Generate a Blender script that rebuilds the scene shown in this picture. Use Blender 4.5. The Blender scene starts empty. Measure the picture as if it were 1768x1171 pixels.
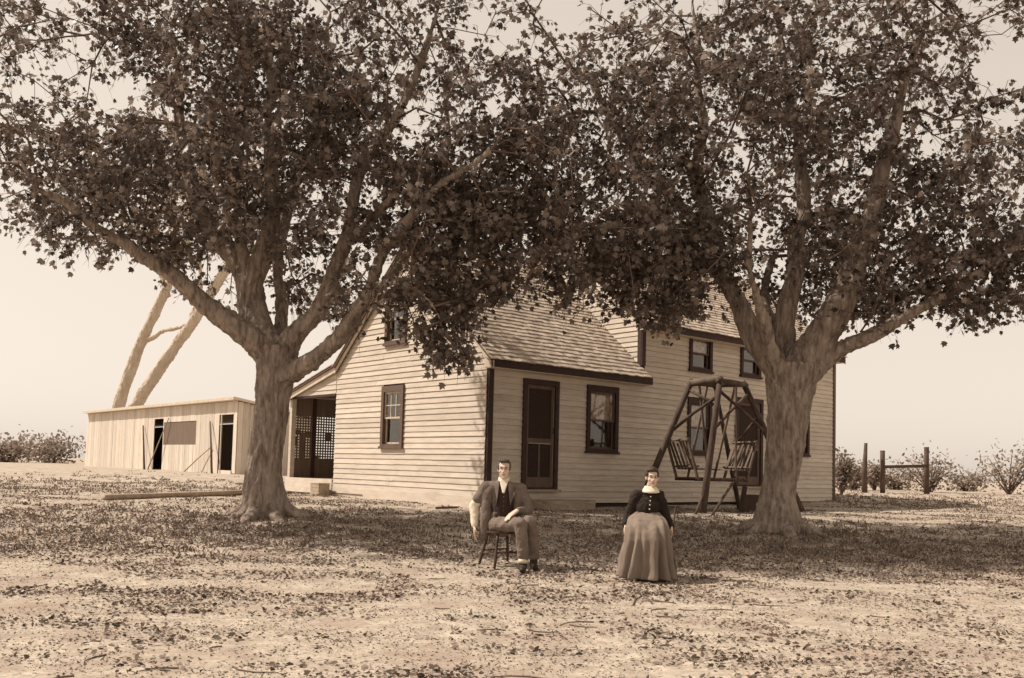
import bpy, bmesh, math, random
import numpy as np
from mathutils import Vector, Matrix, Euler, noise as mnoise

R = math.radians
rnd = random.Random(7)
nr = np.random.default_rng(11)
sc = bpy.context.scene
col = sc.collection

# ------------------------------------------------------------------ camera
PW, PH, FPX = 1768, 1171, 1615.0            # photograph size, focal length in its pixels
CAM = np.array([0.0, 0.0, 1.235])
PITCH, ROLL, SHIFT = R(3.5), R(1.5), 124.0  # rising front of a plate camera, slight roll
cd = bpy.data.cameras.new('camera')
cd.sensor_width = 36.0
cd.lens = 36.0 * FPX / PW
cd.shift_y = SHIFT / PW
cd.clip_start, cd.clip_end = 0.1, 3000
camo = bpy.data.objects.new('camera', cd)
col.objects.link(camo)
_fw = np.array([0, math.cos(PITCH), math.sin(PITCH)])
_u0 = np.array([0, -math.sin(PITCH), math.cos(PITCH)])
_r0 = np.array([1.0, 0, 0])
_rt = math.cos(ROLL) * _r0 + math.sin(ROLL) * _u0
_up = -math.sin(ROLL) * _r0 + math.cos(ROLL) * _u0
camo.matrix_world = Matrix(((_rt[0], _up[0], -_fw[0], CAM[0]), (_rt[1], _up[1], -_fw[1], CAM[1]),
                            (_rt[2], _up[2], -_fw[2], CAM[2]), (0, 0, 0, 1)))
sc.camera = camo

# ------------------------------------------------------------------ sky, sun, exposure
SUN_AZ = math.atan2(0.16, -0.985)            # direction towards the sun, in the ground plane (from +X)
SUN_EL = R(48)
SUN_TINT = (1.0, 0.905, 0.795)
SKY_TINT = (1.0, 0.875, 0.75, 1)
w = bpy.data.worlds.new('World'); sc.world = w; w.use_nodes = True
nt = w.node_tree; nt.nodes.clear()
out = nt.nodes.new('ShaderNodeOutputWorld'); bg = nt.nodes.new('ShaderNodeBackground')
sky = nt.nodes.new('ShaderNodeTexSky'); sky.sky_type = 'NISHITA'; sky.sun_disc = False
sky.sun_elevation = SUN_EL; sky.sun_rotation = math.pi / 2 - SUN_AZ
sky.air_density = 1.0; sky.dust_density = 1.0; sky.ozone_density = 1.0
bw = nt.nodes.new('ShaderNodeSeparateColor')   # an early plate sees mostly the blue light of the sky
mx = nt.nodes.new('ShaderNodeMix'); mx.data_type = 'RGBA'; mx.blend_type = 'MULTIPLY'; mx.inputs[0].default_value = 1
mx.inputs[7].default_value = SKY_TINT
nt.links.new(sky.outputs[0], bw.inputs[0]); gb = nt.nodes.new('ShaderNodeMath'); gb.operation = 'MULTIPLY_ADD'; gb.inputs[1].default_value = .60; gb.use_clamp = False
g2_ = nt.nodes.new('ShaderNodeMath'); g2_.operation = 'MULTIPLY'; g2_.inputs[1].default_value = .48
nt.links.new(bw.outputs['Green'], g2_.inputs[0]); nt.links.new(bw.outputs['Blue'], gb.inputs[0]); nt.links.new(g2_.outputs[0], gb.inputs[2]); 
hz = nt.nodes.new('ShaderNodeMath'); hz.operation = 'POWER'; hz.inputs[1].default_value = .35     # milky summer air: the sky is nearly even
hk = nt.nodes.new('ShaderNodeMath'); hk.operation = 'MULTIPLY'; hk.inputs[1].default_value = 3.06
nt.links.new(gb.outputs[0], hz.inputs[0]); nt.links.new(hz.outputs[0], hk.inputs[0]); nt.links.new(hk.outputs[0], mx.inputs[6])
nt.links.new(mx.outputs[2], bg.inputs[0]); bg.inputs[1].default_value = 0.106
nt.links.new(bg.outputs[0], out.inputs[0])
sd = bpy.data.lights.new('sun', 'SUN'); sd.energy = 3.7; sd.angle = R(0.8); sd.color = SUN_TINT
suno = bpy.data.objects.new('sun', sd); col.objects.link(suno)
_s = Vector((math.cos(SUN_AZ) * math.cos(SUN_EL), math.sin(SUN_AZ) * math.cos(SUN_EL), math.sin(SUN_EL)))
suno.rotation_euler = _s.to_track_quat('Z', 'Y').to_euler(); suno.location = _s * 60
sc.view_settings.view_transform = 'Standard'; sc.view_settings.look = 'None'
sc.view_settings.gamma = 1; sc.view_settings.use_curve_mapping = False
sc.view_settings.exposure = 0.60
sc.cycles.max_bounces = 6; sc.cycles.transparent_max_bounces = 12

# ------------------------------------------------------------------ pixel -> direction, terrain
def ray(x, y):
    d = _fw + (x - PW / 2) / FPX * _rt + (PH / 2 - y + SHIFT) / FPX * _up
    return d / d[1]
def at(x, y, Y):
    return CAM + ray(x, y) * Y
def project(P):
    d = np.asarray(P) - CAM
    z = d @ _fw
    return PW / 2 + FPX * (d @ _rt) / z, PH / 2 + SHIFT - FPX * (d @ _up) / z
_ty = np.array([-400, 0, 11.0, 13, 15.5, 17.6, 24, 26, 32, 45, 90, 300, 1500.])
_tz = np.array([-.2, -.02, 0.0, .10, .30, .44, .50, .57, .77, .80, .72, .45, .2])
def terrain(x, y):
    x = np.asarray(x, float); y = np.asarray(y, float)
    z = (np.interp(y - .7, _ty, _tz) + np.interp(y, _ty, _tz) + np.interp(y + .7, _ty, _tz)) / 3
    fade = np.clip((70 - np.abs(y)) / 40, 0, 1)
    b = .012 * np.sin(x * 1.7 + y * .6) * np.sin(y * 1.3 - x * .4) + .007 * np.sin(x * 4.1 + 1) * np.sin(y * 3.3 + x) 
    return z + b * fade
def ground_at(px, py):
    Y = 12.0
    for _ in range(60):
        r = ray(px, py)
        g = float(terrain(r[0] * Y, Y))
        if r[2] >= -1e-4: break
        Y = .5 * Y + .5 * (g - CAM[2]) / r[2]
    return np.array([ray(px, py)[0] * Y, Y, float(terrain(ray(px, py)[0] * Y, Y))])

# ------------------------------------------------------------------ materials
MATS = {}
def material(name, c, c2=None, scale=6, stretch=(1, 1, 1), rough=.85, bump=0., bscale=None, island=0., objrand=0.,
             detail=6, lo=.35, hi=.65, spec=.25, coords='Object', c3=None, scale3=.6, lo3=.45, hi3=.6, transl=0., fine=0):
    m = bpy.data.materials.new(name); m.use_nodes = True
    n = m.node_tree.nodes; L = m.node_tree.links; n.clear()
    o = n.new('ShaderNodeOutputMaterial'); p = n.new('ShaderNodeBsdfPrincipled')
    p.inputs['Roughness'].default_value = rough; p.inputs['Specular IOR Level'].default_value = spec
    L.new(p.outputs[0], o.inputs[0])
    if coords == 'World':
        g = n.new('ShaderNodeNewGeometry'); src = g.outputs['Position']
    else:
        g = n.new('ShaderNodeTexCoord'); src = g.outputs['Object']
    mp = n.new('ShaderNodeMapping'); mp.inputs['Scale'].default_value = stretch; L.new(src, mp.inputs[0])
    def noise(s, d=detail):
        t = n.new('ShaderNodeTexNoise'); t.inputs['Scale'].default_value = s; t.inputs['Detail'].default_value = d
        t.inputs['Roughness'].default_value = .62
        L.new(mp.outputs[0], t.inputs['Vector']); return t.outputs['Fac']
    def ramp(f, a, b, ca, cb):
        r = n.new('ShaderNodeValToRGB'); r.color_ramp.elements[0].position = a; r.color_ramp.elements[1].position = b
        r.color_ramp.elements[0].color = (*ca, 1); r.color_ramp.elements[1].color = (*cb, 1)
        L.new(f, r.inputs[0]); return r.outputs[0]
    color = ramp(noise(scale), lo, hi, c, c2 or c)
    def mix(fac, a, b, mode='MIX'):
        x = n.new('ShaderNodeMix'); x.data_type = 'RGBA'; x.blend_type = mode
        if isinstance(fac, float): x.inputs[0].default_value = fac
        else: L.new(fac, x.inputs[0])
        L.new(a, x.inputs[6])
        if isinstance(b, tuple): x.inputs[7].default_value = (*b, 1)
        else: L.new(b, x.inputs[7])
        return x.outputs[2]
    if fine:
        color = mix(ramp(noise(fine, 3), .46, .68, (0, 0, 0), (1, 1, 1)), color, tuple(q * .55 for q in c))
    if c3:
        f = ramp(noise(scale3), lo3, hi3, (0, 0, 0), (1, 1, 1))
        color = mix(f, color, c3)
    def vary(sock, amt, color):
        r = n.new('ShaderNodeMapRange'); r.inputs['To Min'].default_value = 1 - amt; r.inputs['To Max'].default_value = 1 + amt
        L.new(sock, r.inputs['Value'])
        x = n.new('ShaderNodeVectorMath'); x.operation = 'SCALE'; L.new(color, x.inputs[0]); L.new(r.outputs[0], x.inputs['Scale'])
        return x.outputs[0]
    if island:
        g2 = n.new('ShaderNodeNewGeometry'); color = vary(g2.outputs['Random Per Island'], island, color)
    if objrand:
        g3 = n.new('ShaderNodeObjectInfo'); color = vary(g3.outputs['Random'], objrand, color)
    L.new(color, p.inputs['Base Color'])
    if bump:
        b = n.new('ShaderNodeBump'); b.inputs['Strength'].default_value = 1; b.inputs['Distance'].default_value = bump
        L.new(noise(bscale or scale * 3), b.inputs['Height']); L.new(b.outputs[0], p.inputs['Normal'])
    if transl:
        t = n.new('ShaderNodeBsdfTranslucent'); ms = n.new('ShaderNodeMixShader'); ms.inputs[0].default_value = transl
        L.new(color, t.inputs[0]); L.new(p.outputs[0], ms.inputs[1]); L.new(t.outputs[0], ms.inputs[2]); L.new(ms.outputs[0], o.inputs[0])
    MATS[name] = m; return m
material('paint', (.63, .55, .46), (.54, .46, .378), 3, (1, 1, 6), .75, .001, 60, objrand=.09, coords='World', c3=(.44, .36, .29), scale3=1.7, lo3=.52, hi3=.80)
material('lap_shade', (.20, .145, .11), (.13, .09, .07), 6, rough=.9, coords='World')  # dark tone painted in as shade on the undersides of the laps
material('trim_dark', (.040, .020, .017), (.06, .035, .029), 9, rough=.7, bump=.001)
material('trim_brown', (.15, .10, .075), (.11, .07, .055), 9, (1, 1, .3), .7)
material('trim_pale', (.62, .53, .42), (.48, .40, .31), 7, rough=.7)
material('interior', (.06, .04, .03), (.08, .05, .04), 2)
material('shingle', (.60, .505, .415), (.42, .34, .275), 5, rough=.9, bump=.003, bscale=40, island=.22)
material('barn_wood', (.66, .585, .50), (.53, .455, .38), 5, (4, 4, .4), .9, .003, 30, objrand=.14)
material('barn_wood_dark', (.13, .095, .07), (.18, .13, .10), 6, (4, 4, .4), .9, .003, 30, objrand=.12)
material('rough_wood', (.115, .08, .062), (.065, .042, .033), 8, (1, 1, .4), .9, .004, 30, objrand=.15)
material('pale_wood', (.42, .33, .25), (.30, .23, .17), 8, (1, 1, .4), .9, .003, 30, objrand=.15)
material('swing_wood', (.17, .125, .096), (.11, .08, .062), 8, (1, 1, .4), .9, .003, 30, objrand=.15)
material('bark', (.40, .322, .265), (.15, .112, .090), 6, (2.4, 2.4, .55), .95, .045, 11, c3=(.48, .385, .31), scale3=1.1, lo3=.52, hi3=.75)
material('bark_far', (.55, .46, .36), (.42, .34, .26), 3, (1, 1, .4), .95, .01, 8)  # paleness of glare over the far trunks put into the colour
material('twig', (.11, .075, .058), (.16, .11, .085), 5, rough=.95)
material('leaf', (.20, .157, .130), (.095, .070, .057), 1.2, rough=.42, island=.75, spec=.5, transl=.36, coords='World')
material('leaf_bush', (.38, .31, .255), (.25, .195, .158), 1.0, rough=.7, island=.4, transl=.3, coords='World')  # sunlit, hazy look of distant foliage put into the colour
material('litter', (.28, .218, .178), (.16, .118, .096), 2.0, rough=.85, island=.75, coords='World')
material('weeds', (.24, .18, .14), (.155, .113, .09), 2.0, rough=.8, island=.4, coords='World', transl=.2)
material('soil', (.53, .45, .36), (.32, .26, .205), 4.2, (1, 1, 1), .97, .02, 9, c3=(.31, .235, .185), scale3=1.1, lo3=.49, hi3=.68, coords='World', detail=10, fine=22)
material('stone', (.42, .34, .26), (.30, .24, .18), 7, rough=.95, bump=.01, bscale=14)
material('skin', (.62, .47, .37), (.56, .41, .32), 20, rough=.55, spec=.3)
material('hair_grey', (.12, .092, .077), (.065, .047, .039), 30, (1, 1, .3), .6, .004, 60)
material('hair_dark', (.045, .028, .022), (.07, .045, .035), 30, (1, 1, .3), .6, .004, 60)
material('feature', (.10, .05, .04), rough=.6)
material('eye_white', (.5, .42, .35), rough=.4)
material('coat', (.19, .150, .125), (.13, .099, .082), 10, rough=.95, bump=.003, bscale=40)
material('vest', (.035, .022, .018), (.05, .033, .027), 12, rough=.95, bump=.003, bscale=40)
material('trousers', (.20, .156, .128), (.14, .106, .086), 10, rough=.95, bump=.004, bscale=26)
material('shirt', (.72, .63, .51), (.62, .53, .42), 12, rough=.85)
material('boot', (.03, .018, .015), (.05, .03, .024), 12, rough=.5)
material('bodice', (.018, .011, .009), (.03, .019, .016), 14, rough=.9, bump=.002, bscale=40)
material('skirt', (.235, .185, .148), (.17, .13, .103), 9, (2, 2, .3), .95, .004, 30)
material('chair_wood', (.085, .052, .038), (.05, .03, .022), 10, (1, 1, .3), .55)
material('lace', (.62, .53, .44), (.30, .23, .185), 11, rough=.9, lo=.38, hi=.62)
material('screen', (.035, .020, .016), (.05, .03, .024), 30, rough=.9)
# window glass: see-through with a mirror-like sheen
m = bpy.data.materials.new('glass'); m.use_nodes = True; n = m.node_tree.nodes; L = m.node_tree.links; n.clear()
o = n.new('ShaderNodeOutputMaterial'); t = n.new('ShaderNodeBsdfTransparent'); g = n.new('ShaderNodeBsdfGlossy'); x = n.new('ShaderNodeMixShader')
lw = n.new('ShaderNodeLayerWeight'); lw.inputs[0].default_value = .5; pw = n.new('ShaderNodeMath'); pw.operation = 'POWER'; pw.inputs[1].default_value = 3.5; fr = n.new('ShaderNodeMath'); fr.operation = 'MULTIPLY_ADD'; fr.inputs[1].default_value = .6; fr.inputs[2].default_value = .05
L.new(lw.outputs['Facing'], pw.inputs[0]); L.new(pw.outputs[0], fr.inputs[0]); g.inputs['Roughness'].default_value = .04
bn = n.new('ShaderNodeBump'); tn = n.new('ShaderNodeTexNoise'); tn.inputs['Scale'].default_value = 3; bn.inputs['Distance'].default_value = .01
L.new(tn.outputs[0], bn.inputs['Height']); L.new(bn.outputs[0], g.inputs['Normal'])
t.inputs[0].default_value = (.96, .94, .92, 1); g.inputs[0].default_value = (1, .97, .94, 1); bn.inputs['Strength'].default_value = .12
L.new(fr.outputs[0], x.inputs[0]); L.new(t.outputs[0], x.inputs[1]); L.new(g.outputs[0], x.inputs[2]); L.new(x.outputs[0], o.inputs[0])
MATS['glass'] = m

# ------------------------------------------------------------------ mesh helpers
def tag(o, label=None, cat=None, group=None, kind=None):
    if label: o['label'] = label
    if cat: o['category'] = cat
    if group: o['group'] = group
    if kind: o['kind'] = kind
    return o
def link(name, me, parent=None, mat=None):
    o = bpy.data.objects.new(name, me); col.objects.link(o)
    if mat and len(me.materials) == 0: me.materials.append(MATS[mat])
    if parent: o.parent = parent
    return o
def thing(name, label, cat, loc=(0, 0, 0), rz=0., group=None):
    o = bpy.data.objects.new(name, None); col.objects.link(o); o.empty_display_size = .1
    o.location = loc; o.rotation_euler = (0, 0, rz)
    return tag(o, label, cat, group)
class MB:
    def __init__(s): s.v = []; s.f = []
    def add(s, vs, fs):
        k = len(s.v); s.v += [tuple(map(float, p)) for p in vs]; s.f += [tuple(i + k for i in q) for q in fs]; return s
    def box(s, a, b, M=None):
        x0, y0, z0 = a; x1, y1, z1 = b
        vs = [(x0, y0, z0), (x1, y0, z0), (x1, y1, z0), (x0, y1, z0), (x0, y0, z1), (x1, y0, z1), (x1, y1, z1), (x0, y1, z1)]
        if M is not None: vs = [M @ Vector(p) for p in vs]
        return s.add(vs, [(0, 3, 2, 1), (4, 5, 6, 7), (0, 1, 5, 4), (1, 2, 6, 5), (2, 3, 7, 6), (3, 0, 4, 7)])
    def bar(s, p, q, w, h, up=(0, 0, 1)):
        p = Vector(p); q = Vector(q); d = (q - p); l = d.length; d.normalize(); u = Vector(up)
        a = d.cross(u)
        if a.length < 1e-3: a = d.cross(Vector((0, 1, 0)))
        a.normalize(); u = a.cross(d)
        M = Matrix((( d.x, a.x, u.x, p.x), (d.y, a.y, u.y, p.y), (d.z, a.z, u.z, p.z), (0, 0, 0, 1)))
        return s.box((0, -w / 2, -h / 2), (l, w / 2, h / 2), M)
    def tube(s, pts, rad, n=8, wob=0., sq=(1, 1), cap=True):
        pts = [Vector(p) for p in pts]; k0 = len(s.v); m = len(pts)
        if not hasattr(rad, '__len__'): rad = [rad] * m
        ref = Vector((1, 0, 0)) if abs((pts[-1] - pts[0]).normalized().x) < .8 else Vector((0, 1, 0))
        for i, p in enumerate(pts):
            t = (pts[min(i + 1, m - 1)] - pts[max(i - 1, 0)])
            if t.length < 1e-9: t = Vector((0, 0, 1))
            t.normalize()
            a = (ref - t * ref.dot(t))
            if a.length < 1e-4: a = t.orthogonal()
            a.normalize(); ref = a; b = t.cross(a)
            for j in range(n):
                th = 2 * math.pi * j / n; r = rad[i]
                if wob: r *= 1 + wob * mnoise.noise(Vector((math.cos(th) * 1.3 + p.x, math.sin(th) * 1.3 + p.y, p.z * .9)))
                s.v.append(tuple(p + a * (r * sq[0] * math.cos(th)) + b * (r * sq[1] * math.sin(th))))
        for i in range(m - 1):
            for j in range(n):
                A = k0 + i * n + j; B = k0 + i * n + (j + 1) % n
                s.f.append((A, B, B + n, A + n))
        if cap:
            s.f.append(tuple(k0 + j for j in reversed(range(n)))); s.f.append(tuple(k0 + (m - 1) * n + j for j in range(n)))
        return s
    def capsule(s, p, q, r0, r1, n=14, sq=(1, 1)):
        p = Vector(p); q = Vector(q); d = (q - p)
        if d.length < 1e-5: d = Vector((0, 0, 1e-4))
        dn = d.normalized(); pts = []; rs = []
        for a in (88, 65, 42, 20): pts.append(p - dn * r0 * math.sin(R(a))); rs.append(r0 * math.cos(R(a)))
        for k in range(5): pts.append(p + d * (k / 4)); rs.append(r0 + (r1 - r0) * k / 4)
        for a in (20, 42, 65, 88): pts.append(q + dn * r1 * math.sin(R(a))); rs.append(r1 * math.cos(R(a)))
        return s.tube(pts, rs, n, sq=sq)
    def ell(s, c, r, M=None, n=16, m=10):
        k0 = len(s.v); c = Vector(c)
        for i in range(m + 1):
            ph = math.pi * (i / m) * .998 + .003
            for j in range(n):
                th = 2 * math.pi * j / n
                v = Vector((r[0] * math.sin(ph) * math.cos(th), r[1] * math.sin(ph) * math.sin(th), r[2] * math.cos(ph)))
                if M is not None: v = M @ v
                s.v.append(tuple(c + v))
        for i in range(m):
            for j in range(n):
                A = k0 + i * n + j; B = k0 + i * n + (j + 1) % n
                s.f.append((A, A + n, B + n, B))
        s.f.append(tuple(k0 + j for j in range(n))); s.f.append(tuple(k0 + m * n + j for j in reversed(range(n))))
        return s
    def mesh(s, name, mat=None, smooth=False):
        me = bpy.data.meshes.new(name); me.from_pydata(s.v, [], s.f)
        if mat: me.materials.append(MATS[mat])
        if smooth: me.polygons.foreach_set('use_smooth', [True] * len(me.polygons))
        me.update(); return me
    def build(s, name, mat, parent=None, smooth=False, kind=None):
        o = link(name, s.mesh(name, mat, smooth), parent)
        if kind: o['kind'] = kind
        return o
def fused(mb, name, mat, parent, voxel, it=4, disp=0., dscale=.15, factor=.5):
    """one continuous skin over overlapping volumes"""
    t = bpy.data.objects.new('tmp', mb.mesh('tmp')); col.objects.link(t)
    r = t.modifiers.new('r', 'REMESH'); r.mode = 'VOXEL'; r.voxel_size = voxel
    if it:
        sm = t.modifiers.new('s', 'SMOOTH'); sm.factor = factor; sm.iterations = it
    if disp:
        tx = bpy.data.textures.new('folds', 'CLOUDS'); tx.noise_scale = dscale; tx.noise_depth = 2
        d = t.modifiers.new('d', 'DISPLACE'); d.texture = tx; d.strength = disp; d.mid_level = .5; d.texture_coords = 'LOCAL'
    bpy.context.view_layer.update()
    dg = bpy.context.evaluated_depsgraph_get()
    me = bpy.data.meshes.new_from_object(t.evaluated_get(dg)); me.name = name
    old = t.data; bpy.data.objects.remove(t); bpy.data.meshes.remove(old)
    me.materials.clear(); me.materials.append(MATS[mat]); me.polygons.foreach_set('use_smooth', [True] * len(me.polygons))
    return link(name, me, parent)
def np_mesh(name, verts, tris, mat):
    me = bpy.data.meshes.new(name)
    me.vertices.add(len(verts)); me.vertices.foreach_set('co', np.ascontiguousarray(verts, np.float32).ravel())
    me.loops.add(len(tris) * 3); me.loops.foreach_set('vertex_index', np.ascontiguousarray(tris, np.int32).ravel())
    me.polygons.add(len(tris)); me.polygons.foreach_set('loop_start', np.arange(0, len(tris) * 3, 3, dtype=np.int32))
    me.update(calc_edges=True); me.materials.append(MATS[mat]); return me

# leaf silhouettes: (x along the width, y along the length) from the stalk outwards
MAPLE = np.array([(0, 0), (.22, .02), (.50, .22), (.34, .36), (.52, .62), (.22, .60), (0, 1.0), (-.22, .60), (-.52, .62), (-.34, .36), (-.50, .22), (-.22, .02)])
OVAL = np.array([(0, 0), (.26, .3), (.22, .68), (0, 1), (-.22, .68), (-.26, .3)])
LITTER = np.array([(0, 0), (.27, .35), (.16, .82), (-.08, 1), (-.28, .45)])
def leaves(pos, size, dirs, shape, rng, fold=.18):
    """dirs: unit vectors the leaf points along"""
    N = len(pos); k = len(shape)
    tpl = np.zeros((k + 1, 3)); tpl[:k, :2] = shape; tpl[k] = (0, .42, 0)
    tpl[:k, 2] = -fold * np.abs(shape[:, 0]) - .10 * shape[:, 1] ** 2
    up = rng.normal(size=(N, 3)); up[:, 2] += .9
    y = dirs; x = np.cross(y, up); x /= np.linalg.norm(x, axis=1, keepdims=True) + 1e-9
    z = np.cross(x, y)
    V = pos[:, None, :] + size[:, None, None] * (tpl[None, :, 0:1] * x[:, None, :] + tpl[None, :, 1:2] * y[:, None, :] + tpl[None, :, 2:3] * z[:, None, :])
    f = np.array([(i, (i + 1) % k, k) for i in range(k)])
    F = f[None] + (np.arange(N) * (k + 1))[:, None, None]
    return V.reshape(-1, 3), F.reshape(-1, 3)

# ------------------------------------------------------------------ ground
def spaced(a, b, near, far, lim):
    out = list(np.arange(a, b + 1e-6, near)); s = near
    while out[-1] < lim: s *= 1.25; out.append(out[-1] + min(s, far))
    s = near; lo = [out[0]]
    while lo[-1] > -lim: s *= 1.25; lo.append(lo[-1] - min(s, far))
    return np.array(sorted(set(np.round(lo[1:] + out, 4))))
gx = spaced(-11, 13, .2, 120, 1200); gy = spaced(3, 27, .2, 120, 1200)
X, Y = np.meshgrid(gx, gy); Zt = terrain(X, Y)
gv = np.stack([X, Y, Zt], -1).reshape(-1, 3)
nx, ny = len(gx), len(gy)
ii, jj = np.meshgrid(np.arange(nx - 1), np.arange(ny - 1)); a0 = (jj * nx + ii).ravel()
gt = np.concatenate([np.stack([a0, a0 + 1, a0 + nx + 1], 1), np.stack([a0, a0 + nx + 1, a0 + nx], 1)])
go = link('ground', np_mesh('ground', gv, gt, 'soil')); go['kind'] = 'structure'
go.data.polygons.foreach_set('use_smooth', [True] * len(go.data.polygons))

# ------------------------------------------------------------------ farmhouse
HC = np.array([-.479, 17.837, .457]); HROT = R(40.3)
UX = np.array([math.cos(HROT), math.sin(HROT), 0]); VX = np.array([-math.sin(HROT), math.cos(HROT), 0])
def house_pt(u, v, w_): return HC + UX * u + VX * v + np.array([0, 0, w_])
house = thing('farmhouse', 'white clapboard farmhouse with low wing, two-storey part and shingled roofs behind the two trees', 'house', HC, HROT)
EXPO = .1165; SL = .87
ops_f = dict(door1=(.88, 1.84, .37, 2.56), win1=(2.65, 3.60, 1.15, 2.57), win3=(5.95, 6.83, 1.20, 2.52), door2=(7.76, 8.90, .48, 2.66),
             win4=(10.06, 11.0, 1.30, 2.62), up1=(5.98, 6.82, 3.16, 4.07), up2=(7.95, 8.79, 3.19, 4.08), up3=(10.08, 10.95, 3.22, 4.09))
ops_g = dict(win=(2.80, 3.66, 1.15, 2.50), upw=(2.80, 3.62, 3.41, 4.58))
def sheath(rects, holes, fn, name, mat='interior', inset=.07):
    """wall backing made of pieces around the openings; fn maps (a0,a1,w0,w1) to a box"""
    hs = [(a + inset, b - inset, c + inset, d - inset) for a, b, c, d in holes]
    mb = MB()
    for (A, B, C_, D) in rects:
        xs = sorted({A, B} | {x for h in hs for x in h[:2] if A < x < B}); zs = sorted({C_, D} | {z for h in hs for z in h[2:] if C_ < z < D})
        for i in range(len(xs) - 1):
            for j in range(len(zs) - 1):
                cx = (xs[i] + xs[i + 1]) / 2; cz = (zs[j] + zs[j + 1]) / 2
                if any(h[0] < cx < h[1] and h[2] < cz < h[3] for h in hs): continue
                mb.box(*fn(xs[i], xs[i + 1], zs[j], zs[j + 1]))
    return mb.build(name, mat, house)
wall_f = sheath([(0, 4.33, .10, 2.97), (4.33, 12.3, .10, 4.2)], ops_f.values(), lambda a, b, c, d: ((a, .0, c), (b, .1, d)), 'wall')
gr = [(.1, 5.7, -.02, 3.0)]
wall_g = sheath([(.1, 5.72, .05, 2.97)] + [(.1 + max(0, (c - 2.9) / SL), 5.68 - max(0, (c - 2.9) / SL), c, c + .3) for c in np.arange(2.97, 5.2, .3)],
                ops_g.values(), lambda a, b, c, d: ((.0, a, c), (.1, b, d)), 'wall')
# plain walls that close the house at the back and at the ends
wm = MB()
wm.box((.1, 5.6, .0), (12.2, 5.7, 2.97)); wm.box((4.45, 5.6, 2.97), (12.2, 5.7, 4.2))
wm.add([(12.3, .1, 0), (12.3, 5.7, 0), (12.3, 5.7, 4.2), (12.3, 2.85, 6.5), (12.3, .1, 4.2)], [(0, 1, 2, 3, 4)])
wm.add([(4.36, .1, 2.6), (4.36, 5.7, 2.6), (4.36, 5.7, 4.2), (4.36, 2.85, 6.5), (4.36, .1, 4.2)], [(4, 3, 2, 1, 0)])
wall_b = wm.build('wall', 'paint', house)
fm = MB().box((.06, .06, -.5), (12.24, .16, .10)); fm.box((.06, .16, -.5), (.16, 5.6, .05)); fm.box((12.1, .16, -.5), (12.24, 5.6, .05)); fm.box((.2, .2, .2), (12, 5.5, .3))
fm.build('foundation', 'interior', house)

# clapboards: one shared wedge of unit length, scaled along its run
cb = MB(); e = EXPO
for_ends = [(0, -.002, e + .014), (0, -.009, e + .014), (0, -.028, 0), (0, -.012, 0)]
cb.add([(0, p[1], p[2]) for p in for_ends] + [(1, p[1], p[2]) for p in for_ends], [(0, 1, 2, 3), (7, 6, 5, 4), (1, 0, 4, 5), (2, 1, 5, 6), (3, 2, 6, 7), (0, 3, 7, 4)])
cb_me = cb.mesh('clapboard', 'paint'); cb_me.materials.append(MATS['lap_shade']); cb_me.polygons[4].material_index = 1   # shade line below each lap, painted onto the lower edge
nclap = 0
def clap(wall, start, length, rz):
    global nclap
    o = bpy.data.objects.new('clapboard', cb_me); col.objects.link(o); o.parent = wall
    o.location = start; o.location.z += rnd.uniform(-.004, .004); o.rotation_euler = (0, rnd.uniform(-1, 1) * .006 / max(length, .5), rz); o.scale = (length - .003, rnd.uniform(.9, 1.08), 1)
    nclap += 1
def minus(iv, cuts):
    segs = [iv]
    for a, b in cuts:
        segs = [q for s0, s1 in segs for q in ((s0, min(s1, a)), (max(s0, b), s1)) if q[1] - q[0] > .03]
    return segs
w0 = .10; row = 0
while w0 < 4.17:
    mid = w0 + e / 2
    iv = (.11, 12.2) if w0 < 2.86 else (4.45, 12.2)
    for a, b in minus(iv, [(o_[0] + .01, o_[1] - .01) for o_ in ops_f.values() if o_[2] + .01 < mid < o_[3] + .02]):
        cuts = [a, b]
        if b - a > 4.6: cuts = [a, a + (b - a) * rnd.uniform(.35, .65), b]
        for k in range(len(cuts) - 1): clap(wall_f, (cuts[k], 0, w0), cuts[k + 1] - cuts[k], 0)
    w0 += e; row += 1
w0 = .21
while w0 < 5.3:
    mid = w0 + e / 2
    a = .012 if mid < 3.02 else (mid - 3.0) / SL + .02
    b = 5.70 if mid < 3.02 else 5.70 - (mid - 3.0) / SL - .02
    segs = minus((a, b), [(o_[0] + .01, o_[1] - .01) for o_ in ops_g.values() if o_[2] + .01 < mid < o_[3] + .02])
    for s0, s1 in segs:
        cuts = [s0, s1]
        if s1 - s0 > 4.0 and rnd.random() < .8: cuts = [s0, s0 + (s1 - s0) * rnd.uniform(.3, .7), s1]
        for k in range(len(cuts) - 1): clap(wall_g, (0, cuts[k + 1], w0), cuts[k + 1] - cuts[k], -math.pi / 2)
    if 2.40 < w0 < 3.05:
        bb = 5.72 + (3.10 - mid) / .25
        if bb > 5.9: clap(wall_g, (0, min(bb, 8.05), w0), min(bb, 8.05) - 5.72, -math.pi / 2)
    w0 += e
# side of the two-storey part above the wing roof
w0 = 3.1
while w0 < 5.6:
    a = max(.02, (w0 - 4.25) / .82); b = min((w0 - 2.95) / SL, 2.7)
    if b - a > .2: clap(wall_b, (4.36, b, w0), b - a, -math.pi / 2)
    w0 += e
MB().box((-.034, .012, -.12), (-.003, 5.70, .215)).build('skirting_board', 'paint', house)
MB().box((-.05, 4.35, .075), (-.036, 5.69, .095)).build('skirting_board', 'trim_brown', house)
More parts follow.
